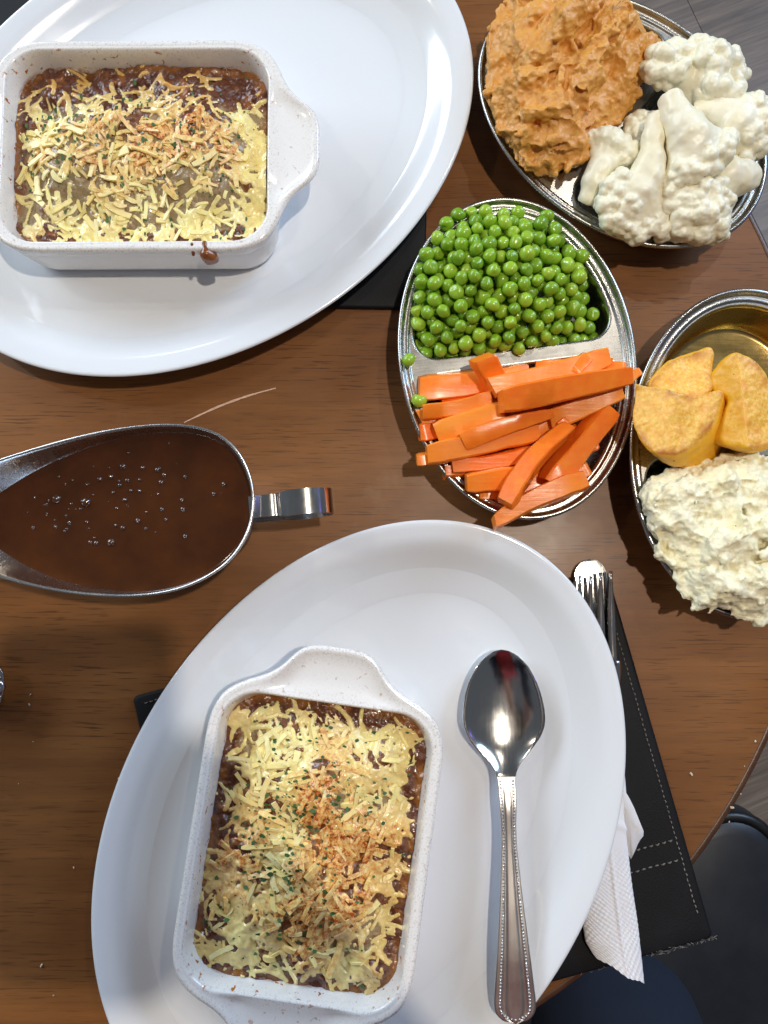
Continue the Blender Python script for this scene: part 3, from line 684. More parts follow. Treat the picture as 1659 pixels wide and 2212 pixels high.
# upper dish: u left-right, v bottom-top of the picture
gratin(dishA, 3, 'bake in the upper dish, long cheese shreds and dark glossy sauce along one side', dict(
    z=.0270, lift=lambda u, v: .9 * G(u, v, -.55, -.15, .3, .4) + .9 * G(u, v, .45, -.15, .35, .45),
    sauce=lambda u, v: .12 + .85 * sstep(.40, .80, v) + .7 * sstep(-.72, -.95, v) + .45 * sstep(-.86, -.97, u) + .5 * G(u, v, .92, -.9, .35, .3) + .35 * sstep(.1, .5, v),
    cheese=lambda u, v: .33 + .55 * sstep(.72, .85, u) * sstep(.5, .2, v) + .35 * sstep(-.6, -.8, v) - .28 * sstep(.55, .8, v) + .22 * G(u, v, -.35, .62, .3, .22) - .5 * G(u, v, .85, -.97, .25, .2) - .25 * G(u, v, -.8, -.2, .3, .35) - .2 * G(u, v, .4, -.3, .35, .3),
    paprika=lambda u, v: .04 + .62 * G(u, v, .25, .18, .55, .28) + .4 * G(u, v, .2, -.35, .5, .3) + .3 * G(u, v, -.35, -.1, .25, .3) - .4 * sstep(.75, .9, u),
    oil=lambda u, v: .05 + .75 * sstep(.4, .75, v) - .3 * sstep(-.5, -.8, v),
    green=lambda u, v: .25 + .9 * G(u, v, .1, .1, .7, .5) - .2 * sstep(.6, .8, v),
    shred=lambda u, v: sstep(.42, .2, v) * sstep(-.98, -.7, v) * sstep(.95, .7, u) * (.4 + G(u, v, -.45, .05, .45, .4) + G(u, v, .25, -.1, .45, .4)),
    n=290, ng=210, melt=330, pool=[0, 1, 2, 3, 4, 5, 6, 7, 0, 1, 2, 3, 4, 5, 9, 11], flow=lambda u, v: .5 * math.sin(4 * u + 2 * v) - (1.0 if u < 0 else .1), spread=.75))
# lower dish: local u runs up the picture, v to the left
gratin(dishB, 8, 'baked dish with crumbly cheese, red paprika down the middle and green parsley flakes', dict(
    z=.0268, lift=lambda u, v: .8 * G(u, v, .45, -.2, .35, .45) + .7 * G(u, v, -.3, .1, .5, .5),
    sauce=lambda u, v: .42 + .75 * sstep(.82, .95, u) + .6 * sstep(-.82, -.96, u) + .85 * sstep(-.78, -.93, v) + .35 * sstep(.85, .97, v) + .6 * G(u, v, -.72, .93, .16, .25) + .5 * G(u, v, .25, .9, .4, .2),
    cheese=lambda u, v: .60 - .65 * sstep(.86, .97, u) - .55 * sstep(-.84, -.95, v) - .30 * sstep(-.86, -.97, u) + .45 * G(u, v, .80, .72, .16, .25) + .40 * G(u, v, -.82, .55, .16, .4) - .55 * G(u, v, -.68, .92, .13, .2) + .3 * G(u, v, .35, -.72, .3, .2) - .4 * G(u, v, .2, .93, .35, .12),
    paprika=lambda u, v: .08 + .95 * G(u, v, .30, -.05, .45, .20) + .5 * G(u, v, -.05, -.45, .5, .35) + .5 * G(u, v, -.55, -.15, .3, .5) + .4 * G(u, v, -.1, .65, .4, .25) - .4 * G(u, v, .6, .35, .25, .35) - .3 * G(u, v, -.85, .5, .2, .5),
    oil=lambda u, v: .10 + .35 * sstep(.55, .9, v) + .25 * sstep(-.6, -.85, v) - .3 * G(u, v, .8, .7, .2, .3),
    green=lambda u, v: .08 + 1.1 * G(u, v, .0, .15, .65, .45) + .5 * G(u, v, .3, -.15, .2, .25),
    shred=lambda u, v: sstep(-.92, -.8, v) * sstep(.98, .8, v) * sstep(-.97, -.8, u) * sstep(.93, .75, u) * (.35 + G(u, v, .45, 0, .4, .6) + .8 * G(u, v, -.15, -.2, .5, .6)),
    n=300, ng=460, melt=470, pool=[0, 1, 2, 3, 4, 5, 6, 7, 0, 1, 2, 3, 4, 5, 6, 7, 9, 11, 13], flow=lambda u, v: .6 * math.sin(3 * u - 2 * v) + .3, spread=1.1))

# ------------------------------------------------------------------ peas
PR = .00445
def pea_mesh():
    bm = bmesh.new(); bmesh.ops.create_uvsphere(bm, u_segments=20, v_segments=12, radius=PR)
    sq = [random.uniform(.86, 1.05) for _ in range(3)]; dents = [(Vector((random.gauss(0, 1), random.gauss(0, 1), random.gauss(0, 1))).normalized(), random.uniform(.05, .26), random.uniform(.62, .9)) for _ in range(6)]
    for v in bm.verts:
        d = v.co.normalized(); s = 1
        for q, a, c in dents:
            t = max(0, d.dot(q) - c) / (1 - c); s -= a * t * t * (3 - 2 * t) * .75
        v.co = Vector((d.x * sq[0], d.y * sq[1], d.z * sq[2])) * PR * s
    me = bpy.data.meshes.new('green_pea'); bm.to_mesh(me); bm.free(); me.materials.append(M['pea']); me.shade_smooth(); return me
PEA = [pea_mesh() for _ in range(16)]
heap = dee(-1, .0005); NP = 294
def heap_top(q): return .0345 + .0180 * (1 - ((q[:, 0] + .047) / .046) ** 2 - ((q[:, 1] + .006) / .055) ** 2)
lo, hi = heap.min(0), heap.max(0); q = np.empty((0, 2))
while len(q) < NP:
    c_ = RNG.uniform(lo, hi, (900, 2)); q = np.concatenate([q, c_[(poly_sd(c_, heap) < -.003) & ~((c_[:, 1] > .044) & (c_[:, 0] > -.034)) & ~((c_[:, 1] > .056))]])
q = q[:NP]; jit = RNG.normal(0, .0011, NP); pz = heap_top(q) - RNG.uniform(.0043, .017, NP); P = np.concatenate([q, pz[:, None]], 1)
rad = RNG.uniform(.86, 1.10, NP)
core = dee(-1, .0022); cN = core - np.roll(core, 1, 0)
for it in range(160):
    D = P[:, None] - P[None]; L = np.linalg.norm(D, axis=2) + np.eye(NP); need = PR * .965 * (rad[:, None] + rad[None]); ov = np.clip(need - L, 0, None) * (1 - np.eye(NP))
    P += (D / L[..., None] * ov[..., None]).sum(1) * .36
    topz = heap_top(P[:, :2]) + jit - PR; P[:, 2] = np.minimum(P[:, 2], topz); P[:, 2] = np.maximum(P[:, 2], np.maximum(topz - .0140, DFZ + PR))
    sd_ = poly_sd(P[:, :2], core); out = np.where(sd_ > 0)[0]
    for i in out:
        if P[i, 2] < .031: j = np.argmin(((core - P[i, :2]) ** 2).sum(1)); P[i, :2] += (core[j] - P[i, :2]) * .8
PEALAB = 'round green pea in the heap filling the middle steel dish above the carrots'
def pea(p, label, group='green peas in the middle steel dish', s=1.0):
    o = link('green_pea', random.choice(PEA), None, p, (random.uniform(0, 6.28), random.uniform(0, 6.28), random.uniform(0, 6.28))); o.scale = (s, s, s); return tag(o, label, 'pea', group)
for i in range(NP):
    pea(world(DP, *P[i]), PEALAB, s=rad[i])
pea(at(883, 778, .0345), 'lone pea on the flat steel ledge left of the divider, apart from the heap', s=.93)
pea(at(906, 864, .0335), 'lone pea among the carrots by the left rim of the middle dish', s=1.0)

# ------------------------------------------------------------------ carrot sticks
cz = lambda x, y: (877.8 + x * .2976, 740.6 + y * .2976)
def carrot(p0, p1, w, h, label, roll=0, taper=.9, bend=0, seed=0):
    a = at(*cz(*p0[:2]), p0[2]); b = at(*cz(*p1[:2]), p1[2]); rr = random.Random(seed)
    t = (b - a); L = t.length; t.normalize(); side = t.cross(Vector((0, 0, 1))).normalized(); up = side.cross(t).normalized()
    R = Matrix.Rotation(roll, 3, t); side = R @ side; up = R @ up; loops = []; n = 11; bev = .15; w *= .60; h *= .86; roll = roll * 2.0 + .10
    for k in range(n):
        u = k / (n - 1); s = (1 - u) + u * taper; c = a + t * (L * u) + side * (bend * math.sin(math.pi * u) * L) + up * (.02 * L * math.sin(3.1 * u + seed))
        ww, hh = w / 2 * s * (1 + .07 * math.sin(5 * u + seed)), h / 2 * (1 - (1 - taper) * u * .6) * (1 + .08 * math.sin(4 * u + seed * 2))
        if k in (0, n - 1): e = .86; c = c + t * (L * .004 if k else -L * .004)
        else: e = 1
        sk = .25 * math.sin(seed * 1.7)
        sec = [(-1, -1 + bev), (-1 + bev, -1), (1 - bev, -1), (1, -1 + bev), (1, 1 - bev), (1 - bev, 1), (-1 + bev, 1), (-1, 1 - bev)]
        shear = (1 if k == 0 else 0) * t * rr.uniform(-.12, .12) * w
        loops.append([tuple(c + side * (x * ww * e + y * sk * hh) + up * (y * hh * e) + shear * x) for x, y in sec])
    V, F = loft(loops, True, True); V = np.array(V); V += (fbm(V * 160 + seed, 2, seed)[:, None] - .5) * .0011 * np.array(up)[None] + (fbm(V * 120 + seed, 2, seed + 5)[:, None] - .5) * .0012 * np.array(side)[None]
    me = mesh_of('carrot_stick', V - V.mean(0), F, M['carrot'], True)
    try: me.set_sharp_from_angle(angle=math.radians(38))
    except Exception: pass
    o = link('carrot_stick', me, None, V.mean(0)); return tag(o, label, 'carrot stick', 'carrot sticks in the middle steel dish')
CARROTS = [
 # bottom layer first
 ((90, 330, .030), (880, 215, .027), .022, .013, 'broad carrot stick lying along the divider, left end under the stub', .15, .9, .02),
 ((95, 545, .031), (620, 400, .033), .016, .012, 'pale carrot stick at the left, directly above the split ended one', .2, .8, .03),
 ((120, 505, .039), (615, 412, .041), .0150, .010, 'yellowish carrot stick with a frayed split left end', .3, .95, .04),
 ((95, 655, .030), (300, 610, .029), .018, .012, 'short blunt carrot end at the left rim between longer sticks', .1, .9, 0),
 ((215, 650, .038), (700, 500, .042), .0225, .012, 'pinkish wide carrot slab in the middle of the pile', .2, .95, 0),
 ((410, 720, .044), (1060, 515, .046), .0190, .008, 'translucent carrot slab with a torn slanting left end', .3, .55, -.03),
 ((150, 815, .036), (950, 655, .036), .0200, .016, 'long square cut carrot stick poking out furthest over the left rim', .25, .95, 0),
 ((75, 850, .033), (330, 800, .033), .0105, .010, 'small carrot tip poking out over the left rim below', .1, 1, 0),
 ((330, 885, .033), (960, 780, .033), .0145, .012, 'thin dark carrot stick under the long square cut one', .2, .9, .03),
 ((275, 945, .030), (560, 925, .026), .0120, .010, 'small broken carrot end near the lower left rim', .1, .8, 0),
 ((435, 1015, .037), (880, 960, .036), .0190, .014, 'short thick carrot stick left of the curved one', .3, 1, 0),
 ((520, 1090, .028), (690, 1080, .026), .0120, .010, 'sliver of carrot under the short thick stick', 0, .9, 0),
 ((1040, 560, .036), (1560, 350, .043), .0200, .014, 'dark carrot stick beneath the topmost pair on the right', .2, .85, 0),
 ((940, 690, .030), (1110, 560, .032), .0200, .012, 'carrot piece in the gap above the curved stick', .1, .9, 0),
 ((1050, 1010, .036), (1475, 480, .040), .0230, .016, 'long slanting carrot stick right of the curved one', .25, .8, 0),
 ((1200, 960, .027), (1320, 900, .029), .0150, .011, 'short carrot end below the slanting stick at the right', .1, .85, 0),
 ((1230, 790, .027), (1390, 735, .030), .0120, .010, 'small carrot end sticking out right of the slanting stick', .1, .9, 0),
 ((640, 1305, .037), (1275, 1010, .033), .0140, .016, 'long tapering carrot stick hanging out over the bottom rim', .1, 1.45, -.04),
 ((720, 1165, .047), (1180, 610, .046), .0190, .014, 'curved carrot stick with a groove lying on top near the bottom', -.45, .82, -.06),
 ((1110, 610, .040), (1160, 555, .041), .0090, .009, 'tiny carrot nub at the upper tip of the curved stick', 0, .9, 0),
 ((545, 105, .049), (690, 370, .036), .0215, .014, 'carrot stub standing up at the divider with a square end', .25, .95, 0),
 ((615, 330, .047), (1455, 110, .046), .0225, .015, 'big carrot stick behind the topmost one along the divider', .2, .8, .02),
 ((1215, 215, .049), (1315, 95, .050), .0110, .006, 'small pale carrot flap lying across the rear big stick', 0, 1, 0),
 ((1430, 190, .044), (1590, 190, .046), .0120, .010, 'carrot tip behind the right end of the topmost stick', 0, .8, 0),
 ((690, 430, .056), (1610, 245, .051), .0235, .017, 'topmost and largest carrot stick, its right end over the rim', .42, .85, -.01),
 ((1590, 275, .0385), (1690, 205, .0385), .0095, .007, 'small carrot scrap caught between the two steel dish rims', .1, .9, 0),
]
CARROTS += [
 ((260, 455, .026), (900, 330, .024), .020, .012, 'carrot stick low in the pile under the pinkish slab', .1, .9, .02),
 ((300, 760, .024), (1000, 640, .025), .020, .012, 'carrot stick low in the pile under the long square cut one', .2, .9, .02),
 ((700, 560, .030), (1380, 330, .030), .021, .013, 'carrot stick low in the pile under the topmost stick', .1, .9, .02),
 ((760, 960, .022), (1250, 640, .026), .021, .013, 'carrot stick low in the pile under the curved one', .2, .9, .02),
 ((640, 1130, .022), (1100, 930, .024), .020, .012, 'carrot stick low in the pile near the bottom rim', .2, .9, .02),
 ((930, 210, .030), (1490, 165, .034), .016, .012, 'narrow carrot stick between the rear big stick and the divider', .2, .9, .01),
]
for i, c in enumerate(CARROTS):
    carrot(*c[:5], roll=c[5], taper=c[6], bend=c[7], seed=i + 1)

# ------------------------------------------------------------------ mashed swede and mashed potato heaps
def mash(name, label, cat, D, side, foot, zt, zpeak, mat, lumps, seed, st=.00085, amp=(.0050, .0022, .0011), rise=.030, nl=300, rl=(.0010, .0028)):
    fp = np.array([at(x, y, .034)[:2] for x, y in foot]); fp = chaikin(fp, 2)
    lo, hi = fp.min(0) - .006, fp.max(0) + .006; Fd = Field((*lo, DFZ + .0005), (*hi, zpeak + .026), st); g = Fd.grid()
    base = g[:, :, 0, :2]; sd2 = poly_sd(base, fp) + (fbm(np.concatenate([base, base[..., :1] * 0], -1) * 130, 3, seed) - .5) * .009
    h = zt + (zpeak - zt) * (1 - (1 - np.clip(-sd2 / rise, 0, 1)) ** 2)
    for (px, py, rx, ry, rot, dz) in lumps:
        c = at(px, py, zpeak)[:2]; d = base - c; cr, sr = math.cos(rot), math.sin(rot); u = (d[..., 0] * cr + d[..., 1] * sr) / rx; v = (-d[..., 0] * sr + d[..., 1] * cr) / ry
        h = h + dz * np.clip(1 - u * u - v * v, 0, 1) ** .6
    f = np.maximum((g[..., 2] - h[:, :, None]) * .62, sd2[:, :, None] + np.clip(g[..., 2] - zt, 0, 1) * .25 - np.clip(zt - g[..., 2], 0, .02) * -.30)
    f = np.maximum(f, DFZ + .0012 - g[..., 2]); lo2 = g[:, :, 0, :2] - np.array(D[0][:2]); ca, sa = math.cos(-D[1]), math.sin(-D[1])
    inn = poly_sd(np.stack([lo2[..., 0] * ca - lo2[..., 1] * sa, lo2[..., 0] * sa + lo2[..., 1] * ca], -1), dee(side, .0012))[:, :, None] - np.clip(g[..., 2] - .0300, 0, 1) * 2.2 + np.clip(.0290 - g[..., 2], 0, 1) * .16
    q = g * np.array((1, 1, 1.5)); r1 = 1 - np.abs(2 * fbm(q * 48, 2, seed + 1) - 1); r2 = 1 - np.abs(2 * fbm(q * 125, 2, seed + 2) - 1)
    rag = sstep(.40, .58, fbm(q * 30, 2, seed + 6)) * .85 + .15
    f = f - amp[0] * (r1 - .62) * 1.6 - amp[1] * (r2 - .6) * 1.8 * rag
    f = np.maximum(f, inn); Fd.F = f.astype(np.float32); V, Q = Fd.skin(); N = vnormals(V, Q); up = np.where((N[:, 2] > -.1) & (V[:, 2] > .022))[0]
    for i in RNG.choice(up, nl, replace=False):
        r = rl[0] + (rl[1] - rl[0]) * random.random() ** 2; d = (V[i] - N[i] * r * random.uniform(.2, .8)); e = np.array([random.gauss(0, 1) for _ in range(3)]) * r * .5
        Fd.cap(d, d + e, r, r * random.uniform(.5, .9), .0007)
    V, Q = Fd.skin(); N = vnormals(V, Q)
    V = V + N * ((.42 - worley(V, .0085, seed + 8)) * amp[2] * 1.1 + (.45 - worley(V, .0036, seed)) * amp[2] * .70 + (.45 - worley(V, .0017, seed + 3)) * amp[2] * .45 + (fbm(V * 700, 2, seed + 4) - .5) * amp[2] * .8)[:, None]
    c = np.array((*V[:, :2].mean(0), 0)); o = mk(name, V - c, Q, mat, loc=c)
    return tag(o, label, cat)
mash('mashed_swede', 'rough heap of orange mashed swede in the upper steel dish', 'mashed swede', DC, -1,
     [(1052, 165), (1062, 95), (1095, 10), (1130, -55), (1215, -75), (1300, -55), (1372, 20), (1385, 62), (1432, 95), (1415, 150), (1380, 205), (1335, 260), (1290, 305), (1255, 350), (1190, 378), (1120, 345), (1085, 285), (1055, 225)],
     .034, .051, M['swede'], [(1200, 70, .030, .0095, math.radians(52), .011), (1245, 45, .026, .008, math.radians(50), .008), (1140, 60, .018, .010, 1.1, .007), (1330, 50, .014, .009, .6, .007), (1295, 110, .020, .008, .8, .006), (1110, 190, .013, .011, .4, .005), (1270, 170, .020, .009, .9, .006), (1180, 235, .014, .009, .2, .005), (1130, 275, .010, .012, .2, .004), (1230, 295, .015, .007, .3, .004), (1375, 130, .012, .016, .5, .003)], 21, amp=(.0052, .0034, .0013))
mash('mashed_potato', 'pale lumpy heap of mashed potato spilling over the right dish rim', 'mashed potato', DR_, 1,
     [(1395, 1040), (1450, 1000), (1490, 1022), (1540, 995), (1600, 985), (1680, 1005), (1760, 1050), (1790, 1150), (1765, 1240), (1700, 1310), (1640, 1335), (1580, 1320), (1470, 1305), (1455, 1255), (1445, 1215), (1425, 1175), (1395, 1120)],
     .034, .046, M['mash'], [(1445, 1080, .022, .014, .3, .005), (1560, 1030, .022, .010, .2, .005), (1560, 1180, .015, .012, .9, .007), (1530, 1275, .020, .012, 0, .007), (1640, 1090, .012, .020, 0, .006), (1640, 1270, .018, .014, 0, .006)], 35, amp=(.0050, .0036, .0014), nl=520, rl=(.0011, .0036))

# ------------------------------------------------------------------ cauliflower florets
vz = lambda x, y: (1206.9 + x * .2725, 82.3 + y * .2725)
def floret(label, stem, head, R, clumps, seed, rs=(.006, .0085), squash=1.0, br=(.75, .72, .0045)):
    """stem: list of (x,y,z); clumps: (x,y,z,r) curd knobs, all measured on the photograph and at their own height"""
    rr = random.Random(seed); S_ = [np.array(at(*vz(x, y), z)) for x, y, z in stem]; H = np.array(at(*vz(head[0], head[1]), head[2]))
    K = [(np.array(at(*vz(x, y), z)), r) for x, y, z, r in clumps]; allp = S_ + [H] + [k for k, _ in K]
    Fd = Field(np.min(allp, 0) - .016, np.max(allp, 0) + .016, .00075)
    pts = S_ + [H]; n = len(pts) - 1
    for i in range(n): Fd.cap(pts[i], pts[i + 1], rs[0] + (rs[1] - rs[0]) * i / n, rs[0] + (rs[1] - rs[0]) * (i + 1) / n, .003)
    root = S_[-1] * .45 + H * .55; curd = []; Fd.cap(S_[-1], root, rs[1], rs[1] * 1.25, .006)
    for c, r in K:
        Fd.cap(root, c - (c - root) * .2, rs[1] * br[0], r * br[1], br[2])
        for j in range(24):
            d = np.array((rr.gauss(0, 1), rr.gauss(0, 1), rr.gauss(.25, .9))); d /= np.linalg.norm(d)
            if d @ (c - root) < -.2 * np.linalg.norm(c - root): d = -d
            p = c + d * r * .74 * np.array((1, 1, squash)); Fd.ball(p, r * rr.uniform(.24, .42), .0010); curd.append((p, r * .6))
        Fd.ball(c, r * .62, .0018); curd.append((c, r))
    dv = pts[1] - pts[0]; dv = dv / np.linalg.norm(dv); rc_ = rs[0] * 2.2; sl, g = Fd.block(pts[0] - dv * rs[0] - rc_, pts[0] - dv * rs[0] + rc_)
    Fd.F[sl] = np.maximum(Fd.F[sl], -((g - pts[0] + dv * rs[0] * .35) @ (dv + np.array((rr.uniform(-.4, .4), rr.uniform(-.4, .4), rr.uniform(-.1, .6))))))
    V, Q = Fd.skin(); N = vnormals(V, Q); cd = np.full(len(V), 9.)
    for p, r in curd: cd = np.minimum(cd, np.linalg.norm(V - p, axis=1) - r)
    m = sstep(.0022, -.0012, cd)
    V = V + N * (m * (.5 - worley(V, .0018, seed)) * .0005 + (1 - m) * (fbm(V * np.array((110, 110, 110)), 3, seed) - .5) * .0030)[:, None]
    c0 = V.mean(0); me = mesh_of('cauliflower_floret', V - c0, Q, M['cauli']); color_attr(me, np.stack([1 - m, m, m * 0], 1))
    return tag(link('cauliflower_floret', me, None, c0), label, 'cauliflower', 'cauliflower florets in the upper steel dish')
floret('round cauliflower floret on top at the upper end, next to the swede', [(1010, 560, .030), (1040, 450, .036)], (1080, 330, .040), .02, [(800, 215, .047, .0110), (910, 160, .045, .0100), (940, 270, .048, .0085), (1110, 150, .046, .0110), (1200, 190, .049, .0115), (1310, 200, .044, .0095), (1370, 300, .040, .0095), (1190, 370, .047, .0100), (1300, 400, .045, .0115), (1160, 470, .043, .0065), (850, 310, .044, .0080)], 1)
floret('cauliflower floret cut flat like a fan at the left, beside the divider', [(235, 1270, .034), (280, 1130, .038)], (340, 1000, .041), .015, [(265, 810, .040, .0058), (330, 795, .042, .0062), (410, 800, .043, .0072), (480, 850, .043, .0075), (560, 905, .042, .0072), (500, 950, .041, .0055), (600, 960, .040, .0050)], 2, (.0056, .0054), .6, (.42, .38, .0018))
floret('cauliflower floret with a long thick pale stalk standing up in the middle', [(770, 655, .050), (750, 800, .051), (735, 960, .050), (690, 1120, .047)], (630, 1250, .044), .02, [(500, 1150, .047, .0082), (430, 1220, .046, .0085), (400, 1320, .043, .0090), (440, 1430, .041, .0085), (530, 1480, .040, .0078), (620, 1530, .038, .0078), (720, 1470, .040, .0072), (790, 1390, .041, .0070), (800, 1510, .037, .0078), (760, 1290, .043, .0055), (560, 1330, .047, .0070)], 3, (.0052, .0088))
floret('wet looking cauliflower floret with a browned curd edge, topmost in the centre', [(895, 500, .056), (930, 600, .056), (1000, 720, .056)], (1060, 830, .055), .02, [(910, 1110, .050, .0078), (980, 1060, .052, .0092), (1080, 1020, .054, .0098), (1180, 960, .054, .0098), (1270, 890, .053, .0092), (1330, 800, .052, .0065), (1140, 880, .056, .0075), (1210, 780, .055, .0055)], 4, (.0075, .0095))
floret('wide cauliflower floret lying on its side at the right rim', [(1110, 590, .042), (1230, 600, .042), (1330, 650, .042)], (1400, 700, .043), .02, [(1450, 560, .045, .0080), (1540, 560, .046, .0088), (1610, 580, .045, .0080), (1600, 690, .045, .0095), (1580, 790, .043, .0095), (1530, 870, .041, .0085), (1450, 940, .040, .0078), (1490, 750, .046, .0085)], 5, (.0065, .0110))
floret('yellowish cauliflower floret low at the right with its cut stalk pointing right', [(1500, 1095, .036), (1400, 1100, .037)], (1290, 1110, .037), .018, [(1250, 1010, .036, .0095), (1330, 1000, .033, .0090), (1230, 1180, .036, .0095), (1300, 1250, .032, .0080)], 6, (.0078, .0100))
floret('knobbly rounded cauliflower floret at the lower end of the dish', [(1050, 1180, .040)], (1080, 1300, .042), .02, [(900, 1230, .045, .0090), (900, 1340, .043, .0085), (980, 1400, .044, .0080), (1000, 1270, .047, .0082), (1120, 1230, .048, .0092), (1240, 1230, .046, .0090), (1280, 1320, .043, .0082), (1200, 1380, .046, .0088), (1100, 1370, .048, .0070), (960, 1500, .039, .0090), (1060, 1530, .037, .0075), (1130, 1520, .039, .0085), (1220, 1480, .041, .0092), (1260, 1540, .036, .0070)], 7)
floret('small cauliflower floret behind the long stalk, near the divider', [(660, 900, .028)], (650, 800, .030), .01, [(600, 680, .036, .0060), (660, 650, .036, .0058), (720, 650, .035, .0056), (590, 760, .035, .0065), (640, 790, .036, .0062), (700, 750, .035, .0062)], 8, (.005, .006))
floret('yellow tinged cauliflower floret underneath, between the stalk and the centre floret', [(870, 1150, .024), (880, 1000, .030)], (880, 880, .035), .015, [(860, 720, .038, .0082), (910, 760, .039, .0085), (850, 820, .038, .0075), (900, 930, .036, .0075), (850, 1050, .030, .0070), (900, 1100, .030, .0070)], 9, (.006, .0075))
floret('cauliflower floret half hidden under the fan shaped one', [(520, 1200, .018), (520, 1100, .022)], (540, 1050, .026), .012, [(480, 1040, .031, .0070), (560, 1000, .032, .0065), (600, 1060, .031, .0070), (520, 1100, .030, .0070)], 10, (.006, .007))

# ------------------------------------------------------------------ roast potatoes
rz_ = lambda x, y: (1316.6 + x * .2063, 592.5 + y * .2063)
def roast(label, poly, zt, grad, depth, shear, seed, planes=(), rnd=.0022, inset=.45):
    """a cut face (outline poly, height zt, slope grad) on a rounded body that drops away below it"""
    P = chaikin(np.array([at(*rz_(x, y), zt)[:2] for x, y in poly]), 2); c = P.mean(0); lo, hi = P.min(0) - .012, P.max(0) + .016
    Fd = Field((*lo, max(zt - depth - .006, .0045)), (*hi, zt + .012), .0008); g = Fd.grid()
    tz = zt + (g[..., 0] - c[0]) * grad[0] + (g[..., 1] - c[1]) * grad[1]; dp = np.clip(tz - g[..., 2], 0, 1)
    d2 = poly_sd((g[..., :2] - dp[..., None] * np.array(shear)).reshape(-1, 2), P).reshape(g.shape[:3]) + inset * dp * dp / depth * .9
    top = g[..., 2] - tz
    for (x, y, gx, gy, off) in planes:
        p = at(*rz_(x, y), zt); top = np.maximum(top, (g[..., 2] - (zt + off) - (g[..., 0] - p.x) * gx - (g[..., 1] - p.y) * gy) / math.sqrt(1 + gx * gx + gy * gy))
    k = rnd; h = np.clip(.5 + .5 * (d2 - top) / k, 0, 1); f = top * (1 - h) + d2 * h + k * h * (1 - h)
    f = np.maximum(f, tz - depth - g[..., 2]); f = f - .0040 * (fbm(g * 70, 3, seed) - .5)
    Fd.F = f.astype(np.float32); V, Q = Fd.skin(); N = vnormals(V, Q); flat = sstep(.72, .95, N[:, 2])
    V = V + N * (flat * ((.45 - worley(V, .0030, seed)) * .0004 + (fbm(V * 600, 2, seed) - .5) * .0004) + (1 - flat) * (fbm(V * 300, 2, seed) - .5) * .0006)[:, None]
    rim = sstep(-.0060, .0008, poly_sd(V[:, :2], P)) * flat
    c0 = V.mean(0); me = mesh_of('roast_potato', V - c0, Q, M['potato']); color_attr(me, np.stack([(1 - flat) * (sstep(.97, .55, N[:, 2])), rim, rim * 0], 1))
    return tag(link('roast_potato', me, None, c0), label, 'roast potato', 'roast potatoes in the right steel dish')
roast('pointed roast potato wedge at the back, half behind the semicircular one', [(400, 1130), (470, 1040), (560, 950), (680, 870), (800, 835), (920, 812), (1050, 770), (1088, 800), (1092, 1000), (1090, 1240), (900, 1330), (600, 1330), (450, 1250)], .047, (.10, -.10), .040, (.10, .05), 41)
roast('large roast potato at the right edge with a browned ridge', [(1090, 1010), (1140, 930), (1220, 840), (1330, 800), (1430, 815), (1530, 860), (1640, 950), (1760, 1120), (1830, 1350), (1840, 1600), (1780, 1800), (1600, 1850), (1400, 1815), (1260, 1770), (1150, 1700), (1190, 1560), (1270, 1400), (1290, 1280), (1200, 1230), (1100, 1180)], .058, (-.30, .0), .052, (0, 0), 43, planes=((1380, 1000, .85, .10, .0015),), rnd=.003)
roast('semicircular roast potato lying flat face up over the divider at the left rim', [(225, 1150), (300, 1120), (420, 1145), (560, 1190), (680, 1235), (900, 1225), (1100, 1205), (1205, 1210), (1195, 1330), (1150, 1460), (1060, 1620), (940, 1760), (800, 1865), (640, 1905), (470, 1870), (330, 1770), (230, 1620), (195, 1450), (188, 1280)], .0555, (-.10, .06), .030, (.95, -.45), 42, inset=.35)

# ------------------------------------------------------------------ gravy boat and gravy
GB = at(330, 1105, .0)
gb = thing('gravy_boat', 'stainless steel gravy boat full of brown gravy at the left edge', 'gravy boat', (GB.x, GB.y, .0006))
GZ = .068
pts = [(548, 1090), (545, 1045), (522, 985), (482, 943), (435, 924), (372, 917), (300, 921), (215, 936), (120, 962), (0, 1003), (-110, 1050), (-190, 1085), (-225, 1112), (-195, 1148), (-120, 1195), (0, 1243), (110, 1272), (200, 1285), (290, 1288), (370, 1278), (440, 1252), (500, 1210), (538, 1150)]
rim = resample(chaikin(np.array([at(x, y, GZ)[:2] for x, y in pts]), 2), 200) - np.array((GB.x, GB.y))
cen = np.array([at(320, 1105, GZ)[:2]])[0] - np.array((GB.x, GB.y))
spout = sstep(.005, -.125, rim[:, 0] - cen[0]); rz3 = GZ + spout * .010
base_e = ellipse(.046, .030, 0, 200); a_ = np.arctan2((rim - cen)[:, 1], (rim - cen)[:, 0])
bc = np.array((at(545, 1128, .003).x - .046 - GB.x, at(330, 1135, .003).y - GB.y))
foot = lambda s: bc + np.stack([.046 * s * np.cos(a_), .030 * s * np.sin(a_)], 1)
def wall(f, z, off=0.0):
    """f=0 at the rim, 1 at the waist"""
    w = (f ** (1.7 - .75 * spout))[:, None]; p = rim * (1 - w) + foot(.80) * w; m = p.mean(0); r = np.linalg.norm(p - m, axis=1)[:, None]
    p = m + (p - m) * (1 + off / r); zz = (rz3 * (1 - f) + .012 * f) if z is None else np.full(len(p), z)
    return np.concatenate([p, zz[:, None]], 1)
lp = [ring2(foot(.3), .0145), ring2(foot(.7), .0140)] + [wall(f, None, -.0012) for f in np.linspace(1, .03, 14)]
lp += [wall(0, None, -.0010) + (0, 0, -.0006), wall(0, None, -.0003) + (0, 0, .0004), wall(0, None, .0006) + (0, 0, .0003), wall(0, None, .0009) + (0, 0, -.0006), wall(.0, None, .0004) + (0, 0, -.0016)]
